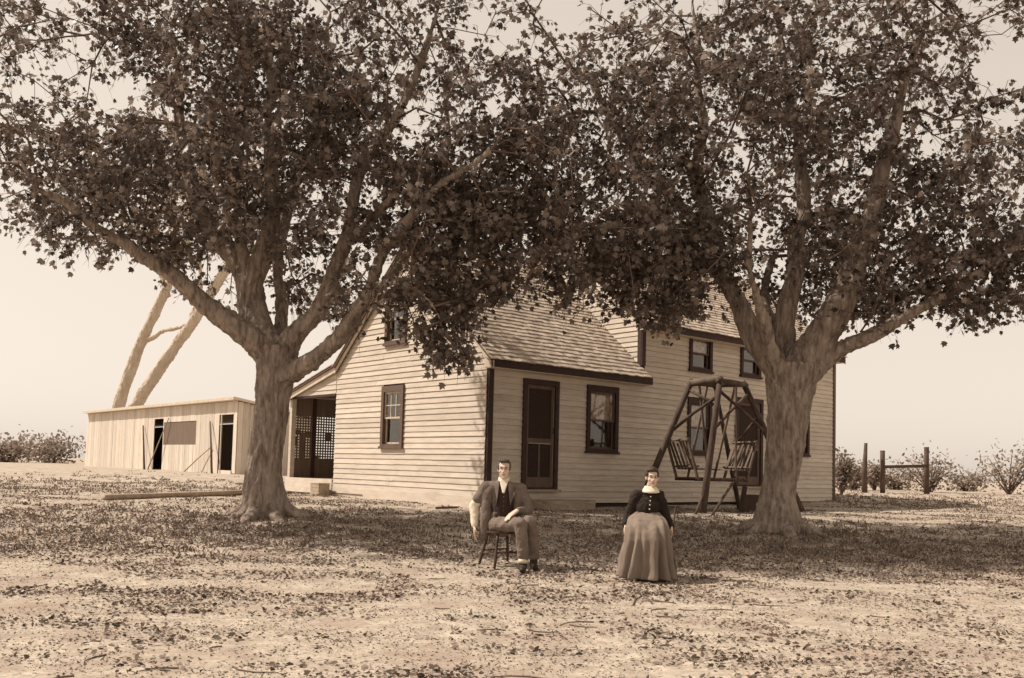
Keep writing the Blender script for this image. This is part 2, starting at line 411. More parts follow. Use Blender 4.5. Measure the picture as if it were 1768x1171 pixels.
# trim
MB().box((.0, -.052, -.05), (.115, .02, 2.86)).build('corner_board', 'trim_dark', house)
MB().box((4.335, -.044, 3.12), (4.45, .02, 4.10)).build('corner_board', 'trim_dark', house)
MB().box((12.2, -.044, -.05), (12.31, .06, 4.10)).build('corner_board', 'trim_brown', house)
MB().box((0.117, -.036, 2.84), (4.45, .0, 2.95)).build('frieze', 'trim_pale', house)
MB().box((4.452, -.036, 4.09), (12.198, .0, 4.19)).build('frieze', 'trim_pale', house)
def roof(u0, u1, ve, we, vr, wr, name, dense=True, exp=.14):
    """sloping deck from the eave line (ve,we) to the ridge (vr,wr) with lapped shingles"""
    l = math.hypot(vr - ve, wr - we); dv, dw = (vr - ve) / l, (wr - we) / l; nv, nw = -dw * (1 if dv > 0 else -1), abs(dv)
    def P(u, s_, t_): return (u, ve + dv * s_ + nv * t_, we + dw * s_ + nw * t_)
    def slab(mb, ua, ub, s0, s1, t0, t1, t0b=None, t1b=None):
        t0b = t0 if t0b is None else t0b; t1b = t1 if t1b is None else t1b
        q = [P(ua, s0, t0), P(ub, s0, t0), P(ub, s1, t0b), P(ua, s1, t0b), P(ua, s0, t1), P(ub, s0, t1), P(ub, s1, t1b), P(ua, s1, t1b)]
        fs = [(0, 3, 2, 1), (4, 5, 6, 7), (0, 1, 5, 4), (1, 2, 6, 5), (2, 3, 7, 6), (3, 0, 4, 7)]
        if dv < 0: fs = [f_[::-1] for f_ in fs]
        mb.add(q, fs)
    d = MB(); slab(d, u0, u1, 0, l, -.05, 0)
    deck = d.build(name, 'trim_brown', house)
    sh = MB(); s_ = -.03; k = 0
    while s_ < l - .02:
        u = u0 - .02 + rnd.uniform(-.1, 0)
        while u < u1:
            wd = rnd.uniform(.09, .2) if dense else 1.2
            ua, ub = max(u, u0 - .02), min(u + wd, u1 + .02)
            if ub - ua > .02:
                t = rnd.uniform(.016, .026); ds = rnd.uniform(-.012, .012)
                slab(sh, ua + .002, ub - .002, s_ + ds, min(s_ + exp * 1.6, l + .02), .010 + rnd.uniform(0, .004), .012 + t, .001, .006)
            u += wd
        s_ += exp; k += 1
    sh.build('shingles', 'shingle', deck, kind='stuff')
    return deck
oh = .27
roof(-.14, 4.35, -oh, 3.0 - oh * SL + .07, 2.85, 3.0 + 2.85 * SL + .07, 'roof')
roof(-.14, 4.35, 5.7, 3.07, 2.85, 3.0 + 2.85 * SL + .07, 'roof', False)
roof(4.22, 12.44, -oh, 4.22 - oh * .82 + .07, 2.85, 4.22 + 2.85 * .82 + .07, 'roof')
roof(4.22, 12.44, 5.7 + oh, 4.22 - oh * .82 + .07, 2.85, 4.22 + 2.85 * .82 + .07, 'roof', False)
roof(-.14, 4.4, 8.2, 2.50, 5.7, 3.12, 'roof', False)
def eave(u0, u1, wt):
    MB().box((u0, -oh + .003, wt - .20), (u1, -oh + .03, wt - .045)).build('fascia', 'trim_dark', house)
    MB().box((u0, -oh + .03, wt - .215), (u1, -.001, wt - .195)).build('soffit', 'trim_pale', house)
eave(-.12, 4.45, 3.0 - oh * SL + .06 + .06)
eave(4.24, 12.42, 4.22 - oh * .82 + .06 + .06)
def rake(u, v0, w_0, v1, w_1, d=.13, mat='trim_pale'):
    b = MB(); s_ = 1 if v1 > v0 else -1
    b.add([(u, v0, w_0), (u, v1, w_1), (u, v1, w_1 - d), (u, v0, w_0 - d), (u + .03, v0, w_0), (u + .03, v1, w_1), (u + .03, v1, w_1 - d), (u + .03, v0, w_0 - d)],
          [(0, 1, 2, 3), (7, 6, 5, 4), (0, 4, 5, 1), (1, 5, 6, 2), (2, 6, 7, 3), (3, 7, 4, 0)])
    b.build('rake_board', mat, house)
rk = 3.0 + .06
rake(-.10, -oh, rk - oh * SL - .02, 2.85, rk + 2.85 * SL - .02); rake(-.10, 5.7, rk - .02, 2.85, rk + 2.85 * SL - .02); rake(-.10, 8.15, 2.46, 5.7, 3.06)
rake(4.25, -oh, 4.22 - oh * .82, 2.85, 4.22 + 2.85 * .82, mat='trim_dark'); rake(12.40, -oh, 4.22 - oh * .82, 2.85, 4.22 + 2.85 * .82)
MB().box((-.10, -oh + .032, 2.70), (-.002, -.002, 2.86)).build('cornice_return', 'trim_pale', house)

# windows; the frame of reference is x along the wall, y inwards, z up
FW = lambda a, y, z: (a, y, z)
GW = lambda a, y, z: (y, a, z)
def mapped(mb, fn):
    flip = fn is GW
    mb.v = [fn(*p) for p in mb.v]
    if flip: mb.f = [f_[::-1] for f_ in mb.f]
    return mb
def frame(mb, a, b, c, d, t, y0, y1, tb=None, tt=None):
    tb = tb or t; tt = tt or t
    mb.box((a, y0, c), (a + t, y1, d)); mb.box((b - t, y0, c), (b, y1, d))
    mb.box((a + t, y0 + .001, c), (b - t, y1 - .001, c + tb)); mb.box((a + t, y0 + .001, d - tt), (b - t, y1 - .001, d)); return mb
def window(op, fn, casing, sashm, cols=1, rows=1, low_grid=False, curtain=None, cap=None):
    a, b, c, d = op; t = .095
    wn = mapped(frame(MB(), a, b, c + .03, d, t, -.062, .03, tb=.05, tt=.13), fn).build('window', casing, house)
    mapped(MB().box((a - .03, -.085, c - .02), (b + .03, .03, c + .03)), fn).build('sill', casing, wn)
    if cap: mapped(MB().box((a - .04, -.16, d + .002), (b + .04, .0, d + .10)), fn).build('window_cap', cap, wn)
    a2, b2, c2, d2 = a + t, b - t, c + .08, d - .13; mid = (c2 + d2) / 2
    for (z0, z1, y, gc, gr_) in ((mid - .02, d2, -.02, cols, rows), (c2, mid + .02, .02, cols if low_grid else 1, rows if low_grid else 1)):
        s_ = frame(MB(), a2, b2, z0, z1, .04, y, y + .035)
        xs = np.linspace(a2 + .04, b2 - .04, gc + 1); zs = np.linspace(z0 + .04, z1 - .04, gr_ + 1)
        for q in xs[1:-1]: s_.box((q - .011, y + .005, z0 + .04), (q + .011, y + .03, z1 - .04))
        for q in zs[1:-1]: s_.box((a2 + .04, y + .006, q - .011), (b2 - .04, y + .029, q + .011))
        mapped(s_, fn).build('sash', sashm, wn)
        for i in range(gc):
            for j in range(gr_):
                g_ = MB().box((xs[i] - .003, y + .014, zs[j] - .003), (xs[i + 1] + .003, y + .018, zs[j + 1] + .003))
                mapped(g_, fn).build('pane', 'glass', wn)
    if curtain:
        z0 = {'upper': mid, 'full': c2}[curtain]; cm = MB(); k = 26
        xs = np.linspace(a2 + .02, b2 - .02, k)
        cm.add([(q, .066 + .008 * math.sin(i * 1.9), z) for z in (z0, d2) for i, q in enumerate(xs)], [(i, i + 1, i + 1 + k, i + k) for i in range(k - 1)])
        mapped(cm, fn).build('curtain', 'lace', wn)
    return wn
window(ops_g['win'], GW, 'trim_brown', 'trim_pale', 3, 2)
window(ops_g['upw'], GW, 'trim_brown', 'trim_pale', 2, 2, cap='trim_pale')
window(ops_f['win1'], FW, 'trim_dark', 'trim_brown', curtain='upper')
window(ops_f['win3'], FW, 'trim_dark', 'trim_brown', curtain='upper')
window(ops_f['win4'], FW, 'trim_dark', 'trim_brown', curtain='upper')
for k in ('up1', 'up2', 'up3'): window(ops_f[k], FW, 'trim_dark', 'trim_brown', curtain='upper' if k == 'up1' else None)
def door(op):
    a, b, c, d = op
    dr = frame(MB(), a, b, c, d, .10, -.060, .04, tb=.04, tt=.11).build('door', 'trim_dark', house)
    a2, b2, c2, d2 = a + .10, b - .10, c + .04, d - .11; t = .075
    lf = frame(MB(), a2, b2, c2, d2, t, -.01, .025, tb=.20); mr = c2 + .20 + (d2 - c2) * .33
    lf.box((a2 + t, -.009, mr), (b2 - t, .024, mr + .10)); cx = (a2 + b2) / 2
    lf.box((cx - .022, -.008, c2 + .20), (cx + .022, .022, mr))
    lf.build('door_leaf', 'trim_brown', dr)
    MB().box((a2 + t - .004, .010, mr + .098), (b2 - t + .004, .014, d2 - t + .002)).build('screen', 'screen', dr)
    for q0, q1 in ((a2 + t, cx - .022), (cx + .022, b2 - t)):
        MB().box((q0 - .002, .008, c2 + .198), (q1 + .002, .014, mr + .002)).build('panel', 'screen', dr)
    for x_ in (a2 + .004, b2 - .020): MB().box((x_, -.016, c2 + .02), (x_ + .014, -.0105, d2 - .02)).build('edge_strip', 'pale_wood', dr)
    MB().box((a2 + t, -.016, mr - .012), (b2 - t, -.0095, mr + .010)).build('edge_strip', 'pale_wood', dr)
    MB().tube([(b2 - .04, -.012, mr + .22), (b2 - .04, -.05, mr + .22), (b2 - .04, -.05, mr + .32), (b2 - .04, -.012, mr + .32)], .008, 6).build('handle', 'boot', dr)
    MB().box((a - .05, -.12, c - .05), (b + .05, .0, c - .002)).build('door_sill', 'pale_wood', dr)
door(ops_f['door1']); door(ops_f['door2'])

# side porch with its lattice
MB().box((-.02, 5.74, .33), (4.2, 8.05, .39)).build('porch_floor', 'pale_wood', house)
MB().box((-.045, 5.73, .05), (-.021, 8.10, .40)).build('porch_apron', 'paint', house)
MB().box((.0, 7.96, -.3), (.12, 8.08, 2.50)).build('porch_post', 'paint', house)
MB().box((-.034, 5.72, 2.38), (-.003, 8.05, 2.44)).build('porch_beam', 'trim_dark', house)
MB().box((.62, 8.0, .39), (.72, 8.08, 2.45)).build('porch_post', 'trim_dark', house)
MB().box((1.75, 8.0, .39), (1.85, 8.08, 2.45)).build('porch_post', 'trim_dark', house)
MB().box((.12, 8.02, .39), (4.2, 8.05, .86)).build('porch_board', 'barn_wood_dark', house)
MB().box((.12, 8.02, 1.98), (4.2, 8.05, 2.45)).build('porch_board', 'barn_wood_dark', house)
MB().box((4.2, 5.72, .0), (4.26, 8.05, 2.6)).build('porch_board', 'barn_wood_dark', house)
lt = MB()
for q in np.arange(.12, 2.6, .075): lt.box((q, 8.025, .86), (q + .036, 8.035, 1.98))
for q in np.arange(.86, 1.98, .07): lt.box((.12, 8.036, q), (2.6, 8.046, q + .034))
for (a, b, c, d) in ((.27, .42, .86, 1.55), (.12, .3, 1.50, 1.62), (.42, .62, 1.43, 1.56), (1.0, 1.2, 1.38, 1.56), (.75, .85, .86, .98), (1.05, 1.25, .86, .90), (.12, .2, 1.2, 1.45)):
    lt.box((a, 8.012, c), (b, 8.022, d))
lt.box((2.6, 8.02, .86), (4.2, 8.04, 1.98))
lt.build('lattice', 'barn_wood_dark', house, kind='stuff')

# ------------------------------------------------------------------ doorsteps, box by the porch
def slab(name, c, size, rz, mat, label, cat, jitter=.015, group=None):
    bm = bmesh.new(); bmesh.ops.create_cube(bm, size=1); bmesh.ops.scale(bm, vec=size, verts=bm.verts)
    bmesh.ops.subdivide_edges(bm, edges=bm.edges[:], cuts=3, use_grid_fill=True)
    bmesh.ops.bevel(bm, geom=[e_ for e_ in bm.edges if len(e_.link_faces) == 2 and e_.calc_face_angle() > .5], offset=.015, segments=2, affect='EDGES')
    for v in bm.verts: v.co += Vector((rnd.uniform(-1, 1), rnd.uniform(-1, 1), rnd.uniform(-1, 1))) * jitter
    me = bpy.data.meshes.new(name); bm.to_mesh(me); bm.free()
    o = link(name, me, None, mat); o.location = c; o.rotation_euler = (0, 0, rz)
    return tag(o, label, cat, group)
p = house_pt(1.62, -.45, -.02)
slab('doorstep', (p[0], p[1], .44 + .07), (1.25, .62, .24), HROT, 'stone', 'low pale doorstep slab below the dark screen door of the low wing', 'step', .012)
p = house_pt(8.35, -.40, .1)
slab('doorstep', (p[0], p[1], .62), (1.1, .5, .22), HROT, 'trim_pale', 'pale doorstep below the front door behind the lawn swing', 'step', .006)
p = house_pt(-.28, 5.85, 0)
cr = thing('wooden_box', 'small pale wooden box on the ground at the edge of the side porch', 'box', (p[0], p[1], float(terrain(p[0], p[1]))), HROT)
for k in range(3): MB().box((-.14, -.20, .005 + k * .085), (-.122, .20, .085 + k * .085)).build('board', 'pale_wood', cr)
for k in range(3): MB().box((.122, -.20, .005 + k * .085), (.14, .20, .085 + k * .085)).build('board', 'pale_wood', cr)
for y_ in (-.2, .182): MB().box((-.121, y_, .005), (.121, y_ + .018, .255)).build('end_board', 'pale_wood', cr)
MB().box((-.145, -.205, .26), (.145, .205, .28)).build('lid', 'pale_wood', cr)

# ------------------------------------------------------------------ shed at the left
SP = ground_at(405, 819)
def shed_v(px, py=760):
    r = ray(px, py); k = ((SP - CAM) @ UX) / (r @ UX); q = CAM + r * k - SP
    return q @ VX, q[2]
shed = thing('shed', 'whitewashed plank shed with two dark doorways beyond the left tree', 'shed', SP, HROT)
vL = shed_v(150)[0]; SHH = shed_v(402, 692)[1]
doors = [(shed_v(402)[0], shed_v(380)[0]), (shed_v(281)[0], shed_v(264)[0])]
dtop = shed_v(390, 716)[1]; hatch = (shed_v(337)[0], shed_v(283)[0], shed_v(310, 768)[1], shed_v(310, 728)[1])
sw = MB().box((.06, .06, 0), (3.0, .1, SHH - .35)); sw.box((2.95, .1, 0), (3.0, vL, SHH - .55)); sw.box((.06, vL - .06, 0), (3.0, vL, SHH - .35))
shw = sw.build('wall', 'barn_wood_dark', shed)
v = 0.; 
while v < vL:
    wd = rnd.uniform(.17, .26); c = v + wd / 2
    if not any(a - .02 < c < b + .02 for a, b in doors):
        pieces = [(rnd.uniform(-.03, .03), SHH - .02)]
        if hatch[0] < c < hatch[1]: pieces = [(rnd.uniform(-.02, .02), hatch[2]), (hatch[3], SHH - .02)]
        for a, b in pieces:
            x_ = rnd.uniform(-.006, .004); MB().box((x_, v + .005, a), (x_ + .022, v + wd - .005, b)).build('plank', 'barn_wood', shw)
    else:
        MB().box((0, v + .005, dtop), (.022, v + wd - .005, SHH - .02)).build('plank', 'barn_wood', shw)
    v += wd
u = .03
while u < 2.95:
    wd = rnd.uniform(.17, .26); MB().box((u + .004, -.024 + rnd.uniform(-.004, .004), rnd.uniform(-.03, .03)), (min(u + wd, 2.98) - .004, .0, SHH - .05 - .17 * u)).build('plank', 'barn_wood', shw); u += wd
for a, b in doors:
    MB().box((.01, a - .03, 0), (.05, a + .03, dtop)).build('door_post', 'barn_wood', shed); MB().box((.01, b - .03, 0), (.05, b + .03, dtop)).build('door_post', 'barn_wood', shed)
MB().box((-.03, doors[0][0] + .02, 0), (.04, doors[0][1] - .02, .12)).build('door_sill', 'barn_wood', shed)
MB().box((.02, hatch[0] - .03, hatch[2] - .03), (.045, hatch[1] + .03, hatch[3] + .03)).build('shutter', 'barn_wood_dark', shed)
M_ = MB(); M_.add([(-.22, -.18, SHH + .03), (-.22, vL + .1, SHH + .03), (3.15, vL + .1, SHH - .50), (3.15, -.18, SHH - .50), (-.22, -.18, SHH + .11), (-.22, vL + .1, SHH + .11), (3.15, vL + .1, SHH - .42), (3.15, -.18, SHH - .42)],
     [(0, 1, 2, 3), (7, 6, 5, 4), (0, 4, 5, 1), (1, 5, 6, 2), (2, 6, 7, 3), (3, 7, 4, 0)])
M_.build('roof', 'barn_wood', shed)
MB().box((-.245, -.18, SHH + .0), (-.222, vL + .1, SHH + .10)).build('fascia', 'trim_pale', shed)
def leaner(p0, p1, r, mat, label, off=.30):
    q0 = shed_v(*p0); q1 = shed_v(*p1)
    a = SP + VX * q0[0] - UX * off; a[2] = float(terrain(a[0], a[1])) + .01
    b = SP + VX * q1[0] - UX * (.035 + r); b[2] = SP[2] + q1[1]
    A = Vector(a); B = Vector(b); mb = MB(); mb.tube([(0, 0, 0), (B - A) * .5 + Vector((0, 0, .02)), B - A], [r * 1.15, r, r * .8], 7)
    o = mb.build('leaning_pole', mat, None, True); o.location = A; tag(o, label, 'pole', 'poles leaning on the shed')
leaner((380, 812), (366, 728), .035, 'barn_wood_dark', 'dark pole leaning on the shed wall just left of the right doorway')
leaner((262, 806), (250, 735), .035, 'rough_wood', 'dark pole leaning on the shed near its left doorway')
leaner((268, 808), (294, 722), .022, 'pale_wood', 'thin pale pole slanting up past the shed shutter')
leaner((332, 812), (367, 772), .022, 'pale_wood', 'short pale pole slanting low between the shutter and right doorway of the shed')

# ------------------------------------------------------------------ fence at the right, poles and sticks on the ground
fposts = []
for k, (px, top, base, hh) in enumerate(((1493, 765, 851, 0), (1524, 778, 850, 0), (1600, 772, 852, 0))):
    q = at(px, 840, 31.0); q[2] = float(terrain(q[0], q[1])) - .02
    h_ = (at(px, top, 31.0)[2] - q[2])
    o = MB().tube([(0, 0, 0), (.01, .02, h_ * .5), (-.01 + .04 * (k == 0), 0, h_)], [.10 if k != 1 else .085, .085, .055 if k == 0 else .08], 8, wob=.2).build('fence_post', 'rough_wood', None, True)
    o.location = q; fposts.append((q, h_))
    tag(o, ['tall pointed fence post nearest the right end of the house', 'second fence post from the house, beside the pointed post', 'third fence post from the house, at the far right'][k], 'fence post', 'fence posts')
for k in range(1, 2):
    a, ha = fposts[k]; b, hb = fposts[k + 1]; d = Vector(b - a)
    o = MB().bar((0, -.10, ha * .62), (d.x, d.y - .10, d.z + hb * .60), .03, .10).build('fence_rail', 'rough_wood'); o.location = a
    tag(o, 'horizontal rail between the second and third fence posts', 'fence rail', 'fence rails')
def lying(name, pts, rad, mat, label, cat, n=7):
    P_ = [Vector((q[0], q[1], float(terrain(q[0], q[1])) + (rad if not hasattr(rad, '__len__') else max(rad)) * .9)) for q in pts]
    full = []
    for a, b in zip(P_[:-1], P_[1:]): full += [a.lerp(b, t_) for t_ in np.linspace(0, 1, 5)[:-1]]
    full.append(P_[-1])
    mb = MB().tube([q - P_[0] for q in full], rad if not hasattr(rad, '__len__') else list(np.linspace(rad[0], rad[1], len(full))), n, wob=.15)
    o = mb.build(name, mat, None, True); o.location = P_[0]; return tag(o, label, cat)
lying('long_pole', [ground_at(180, 864), ground_at(415, 855)], .06, 'pale_wood', 'long pale pole lying on the ground left of the left tree', 'pole')
lying('stick', [ground_at(484, 856), ground_at(502, 852)], .03, 'rough_wood', 'short dark stick on the ground right behind the left trunk', 'stick')
lying('stick', [ground_at(752, 879), ground_at(789, 878)], .022, 'rough_wood', 'thin dark stick lying along the foot of the sunlit gable wall', 'stick')
hp = [ground_at(x_, y_) for x_, y_ in ((1093, 1046), (1097, 1036), (1108, 1030), (1118, 1034), (1126, 1044))]
lying('hoop_twig', hp, .008, 'twig', 'small curved twig on the bare ground in front of the seated woman', 'twig', 5)

# ------------------------------------------------------------------ trees
LOWX = [-400, 0, 150, 245, 300, 350, 400, 440, 500, 530, 560, 610, 640, 680, 720, 745, 790, 825, 842, 875, 905, 960, 1000, 1050, 1090, 1115, 1160, 1190, 1240, 1290, 1330, 1420, 1480, 1535, 1650, 1768, 2200]
LOWY = [400, 440, 460, 455, 470, 450, 430, 440, 480, 560, 570, 640, 585, 570, 600, 650, 655, 625, 560, 515, 530, 570, 535, 560, 540, 560, 585, 560, 550, 545, 520, 540, 570, 585, 575, 550, 500]
def low(px): return np.interp(px, LOWX, LOWY)
GAPS = [(350, 500, 62, 62), (530, 490, 40, 60), (455, 520, 24, 60), (715, 205, 45, 55), (1315, 420, 32, 52), (975, 165, 40, 30), (640, 340, 22, 24), (330, 160, 18, 40), (1360, 480, 26, 60), (1430, 500, 20, 40), (870, 180, 22, 26), (900, 300, 20, 24), (1180, 240, 18, 22)]
LOW2X = [-400, 230, 270, 400, 420, 520, 560, 600, 640, 1270, 1290, 1330, 1420, 1450, 1520, 1768]
LOW2Y = [0, 0, 500, 545, 570, 585, 560, 540, 0, 0, 540, 575, 585, 560, 560, 0]
def low2(px): return np.interp(px, LOW2X, LOW2Y)
def polyline(limb):
    """[(px,py,radius_px,Y)] -> metre points with radii, subdivided"""
    P_ = [Vector(at(a[0], a[1], a[3])) for a in limb]; rr = [a[2] / FPX * a[3] for a in limb]
    pts, rad = [], []
    for i in range(len(P_) - 1):
        p0 = P_[max(i - 1, 0)]; p1 = P_[i]; p2 = P_[i + 1]; p3 = P_[min(i + 2, len(P_) - 1)]
        k = max(2, int((p2 - p1).length / .12))
        for t_ in np.linspace(0, 1, k, endpoint=False):
            q = .5 * ((2 * p1) + (p2 - p0) * t_ + (2 * p0 - 5 * p1 + 4 * p2 - p3) * t_ ** 2 + (3 * p1 - p0 - 3 * p2 + p3) * t_ ** 3)
            pts.append(q); rad.append(rr[i] + (rr[i + 1] - rr[i]) * t_)
    pts.append(P_[-1]); rad.append(rr[-1]); return pts, rad
def make_tree(name, label, base, trunk, limbs, blobs, ncl, seed, leaf_mat='leaf', per=27, lsize=(.06, .115), roots=True, bark='bark', voxel=.024, mask=True, cl_r=.46, stems=None):
    rng = np.random.default_rng(seed); rr_ = random.Random(seed)
    root = thing(name, label, 'tree', base)
    off = Vector(base)
    mb = MB(); N = []; PAR = []; RAD = []
    tp, tr = polyline(trunk)
    mb.tube([q - off for q in tp], tr, 20, wob=.16)
    if roots:
        for k in range(8):
            th = k * math.pi / 4 + rr_.uniform(-.25, .25); r0 = tr[0] * rr_.uniform(.9, 1.35); h = rr_.uniform(.3, .6)
            d = Vector((math.cos(th), math.sin(th), 0)); c0 = tp[0] - off
            def gz(q): return float(terrain(q.x + off.x, q.y + off.y)) - off.z
            e1 = c0 + d * r0 * 1.0; e2 = c0 + d * r0 * 1.75
            mb.tube([Vector((c0.x, c0.y, 0)) + d * tr[0] * .35 + Vector((0, 0, h * 1.5)), c0 + d * r0 * .62 + Vector((0, 0, h * .55)), Vector((e1.x, e1.y, gz(e1) + .05)), Vector((e2.x, e2.y, gz(e2) - .05))],
                    [.10, .12, .11, .06], 8, wob=.25)
    main_nodes = []
    for lb in limbs:
        lp, lr = polyline(lb)
        for i in range(len(lp)):
            wv = min(1, i / 6) * .05
            lp[i] = lp[i] + Vector((mnoise.noise(lp[i] * 1.1), mnoise.noise(lp[i] * 1.1 + Vector((9, 0, 0))), mnoise.noise(lp[i] * 1.1 + Vector((0, 9, 0))))) * wv * 2
        mb.tube([q - off for q in lp], lr, 14, wob=.14)
        main_nodes += [(q, r_) for q, r_ in zip(lp[4:], lr[4:]) if r_ < .24]
    tk_ = fused(mb, 'trunk', bark, root, voxel, 2, .030, .07)
    me = tk_.data; nv = len(me.vertices); co = np.empty(nv * 3, np.float32); no = np.empty(nv * 3, np.float32)
    me.vertices.foreach_get('co', co); me.vertex_normals.foreach_get('vector', no); co = co.reshape(-1, 3); no = no.reshape(-1, 3)
    rg = np.empty(nv); amp_ = .028 if roots else .05
    for i in range(nv):
        x_, y_, z_ = co[i]; wv = .5 * mnoise.noise(Vector((x_ * 2.2, y_ * 2.2, z_ * 1.5)))
        rg[i] = abs(mnoise.noise(Vector((x_ * 11 + wv * 3, y_ * 11 + wv * 3, z_ * 1.9)))) * 1.6 + .5 * abs(mnoise.noise(Vector((x_ * 24, y_ * 24, z_ * 7)))) + (.9 * mnoise.noise(Vector((x_ * 1.5, y_ * 1.5, z_ * 1.1))))
    co += no * ((rg - .5) * amp_)[:, None].astype(np.float32)
    me.vertices.foreach_set('co', co.ravel()); me.update()
    # attractors: where the leaf sprays sit; the big limbs stay mostly bare
    clear_px = None
    if mask:
        cp = [(*project(q), 0) for q, r_ in main_nodes if r_ > .085]
        clear_px = np.array([q for q in cp if q[1] > 170])
    A = []
    while len(A) < ncl:
        b = blobs[rng.choice(len(blobs), p=np.array([q[2] for q in blobs]) / sum(q[2] for q in blobs))]
        d = rng.normal(size=3); d /= np.linalg.norm(d); q = np.array(b[0]) + d * rng.random() ** .45 * np.array(b[1])
        if q[2] < .9: continue
        if mask:
            px, py = project(q)
            if py > low(px) - 14 and not (q[1] > base[1] + .6 and py < low2(px) and rng.random() < .8): continue
            if any(((px - g_[0]) / g_[2]) ** 2 + ((py - g_[1]) / g_[3]) ** 2 < 1 and rng.random() < (.62 if g_[1] > 450 else .85) for g_ in GAPS): continue
            if mnoise.noise(Vector(q) * .62) < -.22: continue
            if clear_px is not None and rng.random() < .6 and q[1] < base[1] + .8 and np.min(np.hypot(clear_px[:, 0] - px, clear_px[:, 1] - py) - clear_px[:, 2]) < 14: continue
        A.append(q)
    A = np.array(A)
    cap = len(main_nodes) + ncl * 9 + 10
    NP = np.zeros((cap, 3)); par = -np.ones(cap, int); cnt = len(main_nodes); rad = np.zeros(cap); tipc = np.zeros(cap)
    for i, (q, r_) in enumerate(main_nodes): NP[i] = q; rad[i] = r_
    nmain = cnt
    d0 = np.array([np.min(np.linalg.norm(NP[:nmain] - a, axis=1)) for a in A]); tips = []
    depth = np.zeros(cap)
    for a in A[np.argsort(d0)]:
        dd = np.linalg.norm(NP[:cnt] - a, axis=1) + .30 * depth[:cnt] + .5 * np.clip(NP[:cnt, 2] - a[2], 0, None) * (depth[:cnt] == 0)
        j = int(np.argmin(dd)); p0 = NP[j]; l = np.linalg.norm(a - p0); k = min(8, max(1, int(l / .35)))
        last = j; side = rng.normal(size=3) * .12 * l
        for t_ in np.linspace(0, 1, k + 1)[1:]:
            NP[cnt] = p0 + (a - p0) * t_ + side * math.sin(math.pi * t_) + np.array([0, 0, .10 * l * math.sin(math.pi * t_)])
            par[cnt] = last; depth[cnt] = depth[last] + l / k; last = cnt; cnt += 1
        tips.append(last)
    for i in range(cnt - 1, nmain - 1, -1):
        if tipc[i] == 0: tipc[i] = 1
        if par[i] >= 0: tipc[par[i]] += tipc[i]
    kids = [[] for _ in range(cnt)]
    for i in range(nmain, cnt): kids[par[i]].append(i)
    rad_n = lambda i: min(.009 * tipc[i] ** .46, .09)
    br = MB()
    stack = [(j, c) for j in range(nmain) for c in kids[j]]
    while stack:
        j, c = stack.pop(); ch = [j, c]
        while kids[c]:
            ks = sorted(kids[c], key=lambda q: -tipc[q]); stack += [(c, q) for q in ks[1:]]; c = ks[0]; ch.append(c)
        rs = [rad_n(q) for q in ch]; rs[0] = rs[1] * 1.15
        br.tube([Vector(NP[q]) - off for q in ch], rs, 7 if rs[0] > .03 else 5 if rs[0] > .015 else 4, cap=False)
    br.build('branches', 'twig' if bark == 'bark' else bark, root, True, kind='stuff')
    # every branch end carries a spray of thin drooping twigs, and the leaves sit along those twigs
    ti = np.array(tips); cen_ = NP[ti]; out_ = cen_ - NP[par[ti]]; out_ /= np.linalg.norm(out_, axis=1, keepdims=True) + 1e-9
    nt_ = rng.integers(4, 8, len(cen_)); idx = np.repeat(np.arange(len(cen_)), nt_); K = len(idx)
    td = out_[idx] * .7 + rng.normal(size=(K, 3)) * np.array([.75, .75, .5]); td[:, 2] -= .05; td /= np.linalg.norm(td, axis=1, keepdims=True)
    tl = rng.uniform(.55, 1.35, (K, 1)) * cl_r; p0 = cen_[idx] - out_[idx] * rng.uniform(0, .25, (K, 1))
    p1 = p0 + td * tl * .55; p2 = p0 + td * tl + np.array([0, 0, -1.]) * tl * rng.uniform(.15, .55, (K, 1))
    if mask:
        px = np.array([project(q) for q in p2]); ok = (px[:, 1] < low(px[:, 0]) + 14) | ((p2[:, 1] > base[1] + .3) & (px[:, 1] < low2(px[:, 0]) + 10))
        td, p0, p1, p2 = td[ok], p0[ok], p1[ok], p2[ok]; K = len(td)
    side_ = np.cross(td, rng.normal(size=(K, 3))); side_ /= np.linalg.norm(side_, axis=1, keepdims=True) + 1e-9; sid2 = np.cross(td, side_)
    rings = [p + r_ * (math.cos(a_) * side_ + math.sin(a_) * sid2) for p, r_ in ((p0, .0055), (p1, .004), (p2, .0018)) for a_ in (0, 2.1, 4.2)]
    TV = np.stack(rings, 1).reshape(-1, 3); q_ = []
    for r_ in (0, 3):
        for j in range(3): q_ += [(r_ + j, r_ + (j + 1) % 3, r_ + 3 + (j + 1) % 3), (r_ + j, r_ + 3 + (j + 1) % 3, r_ + 3 + j)]
    TF = (np.array(q_)[None] + (np.arange(K) * 9)[:, None, None]).reshape(-1, 3)
    tw_ = link('twigs', np_mesh('twigs', TV - np.array(base), TF, 'twig'), root); tw_['kind'] = 'stuff'
    nl = rng.poisson(per / 5.5, K); li = np.repeat(np.arange(K), nl); t_ = rng.uniform(.12, 1.05, (len(li), 1))
    pos = np.where(t_ < .55, p0[li] + (p1 - p0)[li] * (t_ / .55), p1[li] + (p2 - p1)[li] * ((t_ - .55) / .45))
    lat = side_[li] * rng.choice([-1., 1.], (len(li), 1)) + rng.normal(size=(len(li), 3)) * .45
    pos = pos + lat * .022 * (lsize[1] / .11)
    dr = lat * .9 + td[li] * .6; dr[:, 2] -= .55; dr /= np.linalg.norm(dr, axis=1, keepdims=True)
    if mask:
        px = np.array([project(q) for q in pos]); ok = (px[:, 1] < low(px[:, 0]) + 16) | ((pos[:, 1] > base[1] + .3) & (px[:, 1] < low2(px[:, 0]) + 12))
        pos, dr = pos[ok], dr[ok]
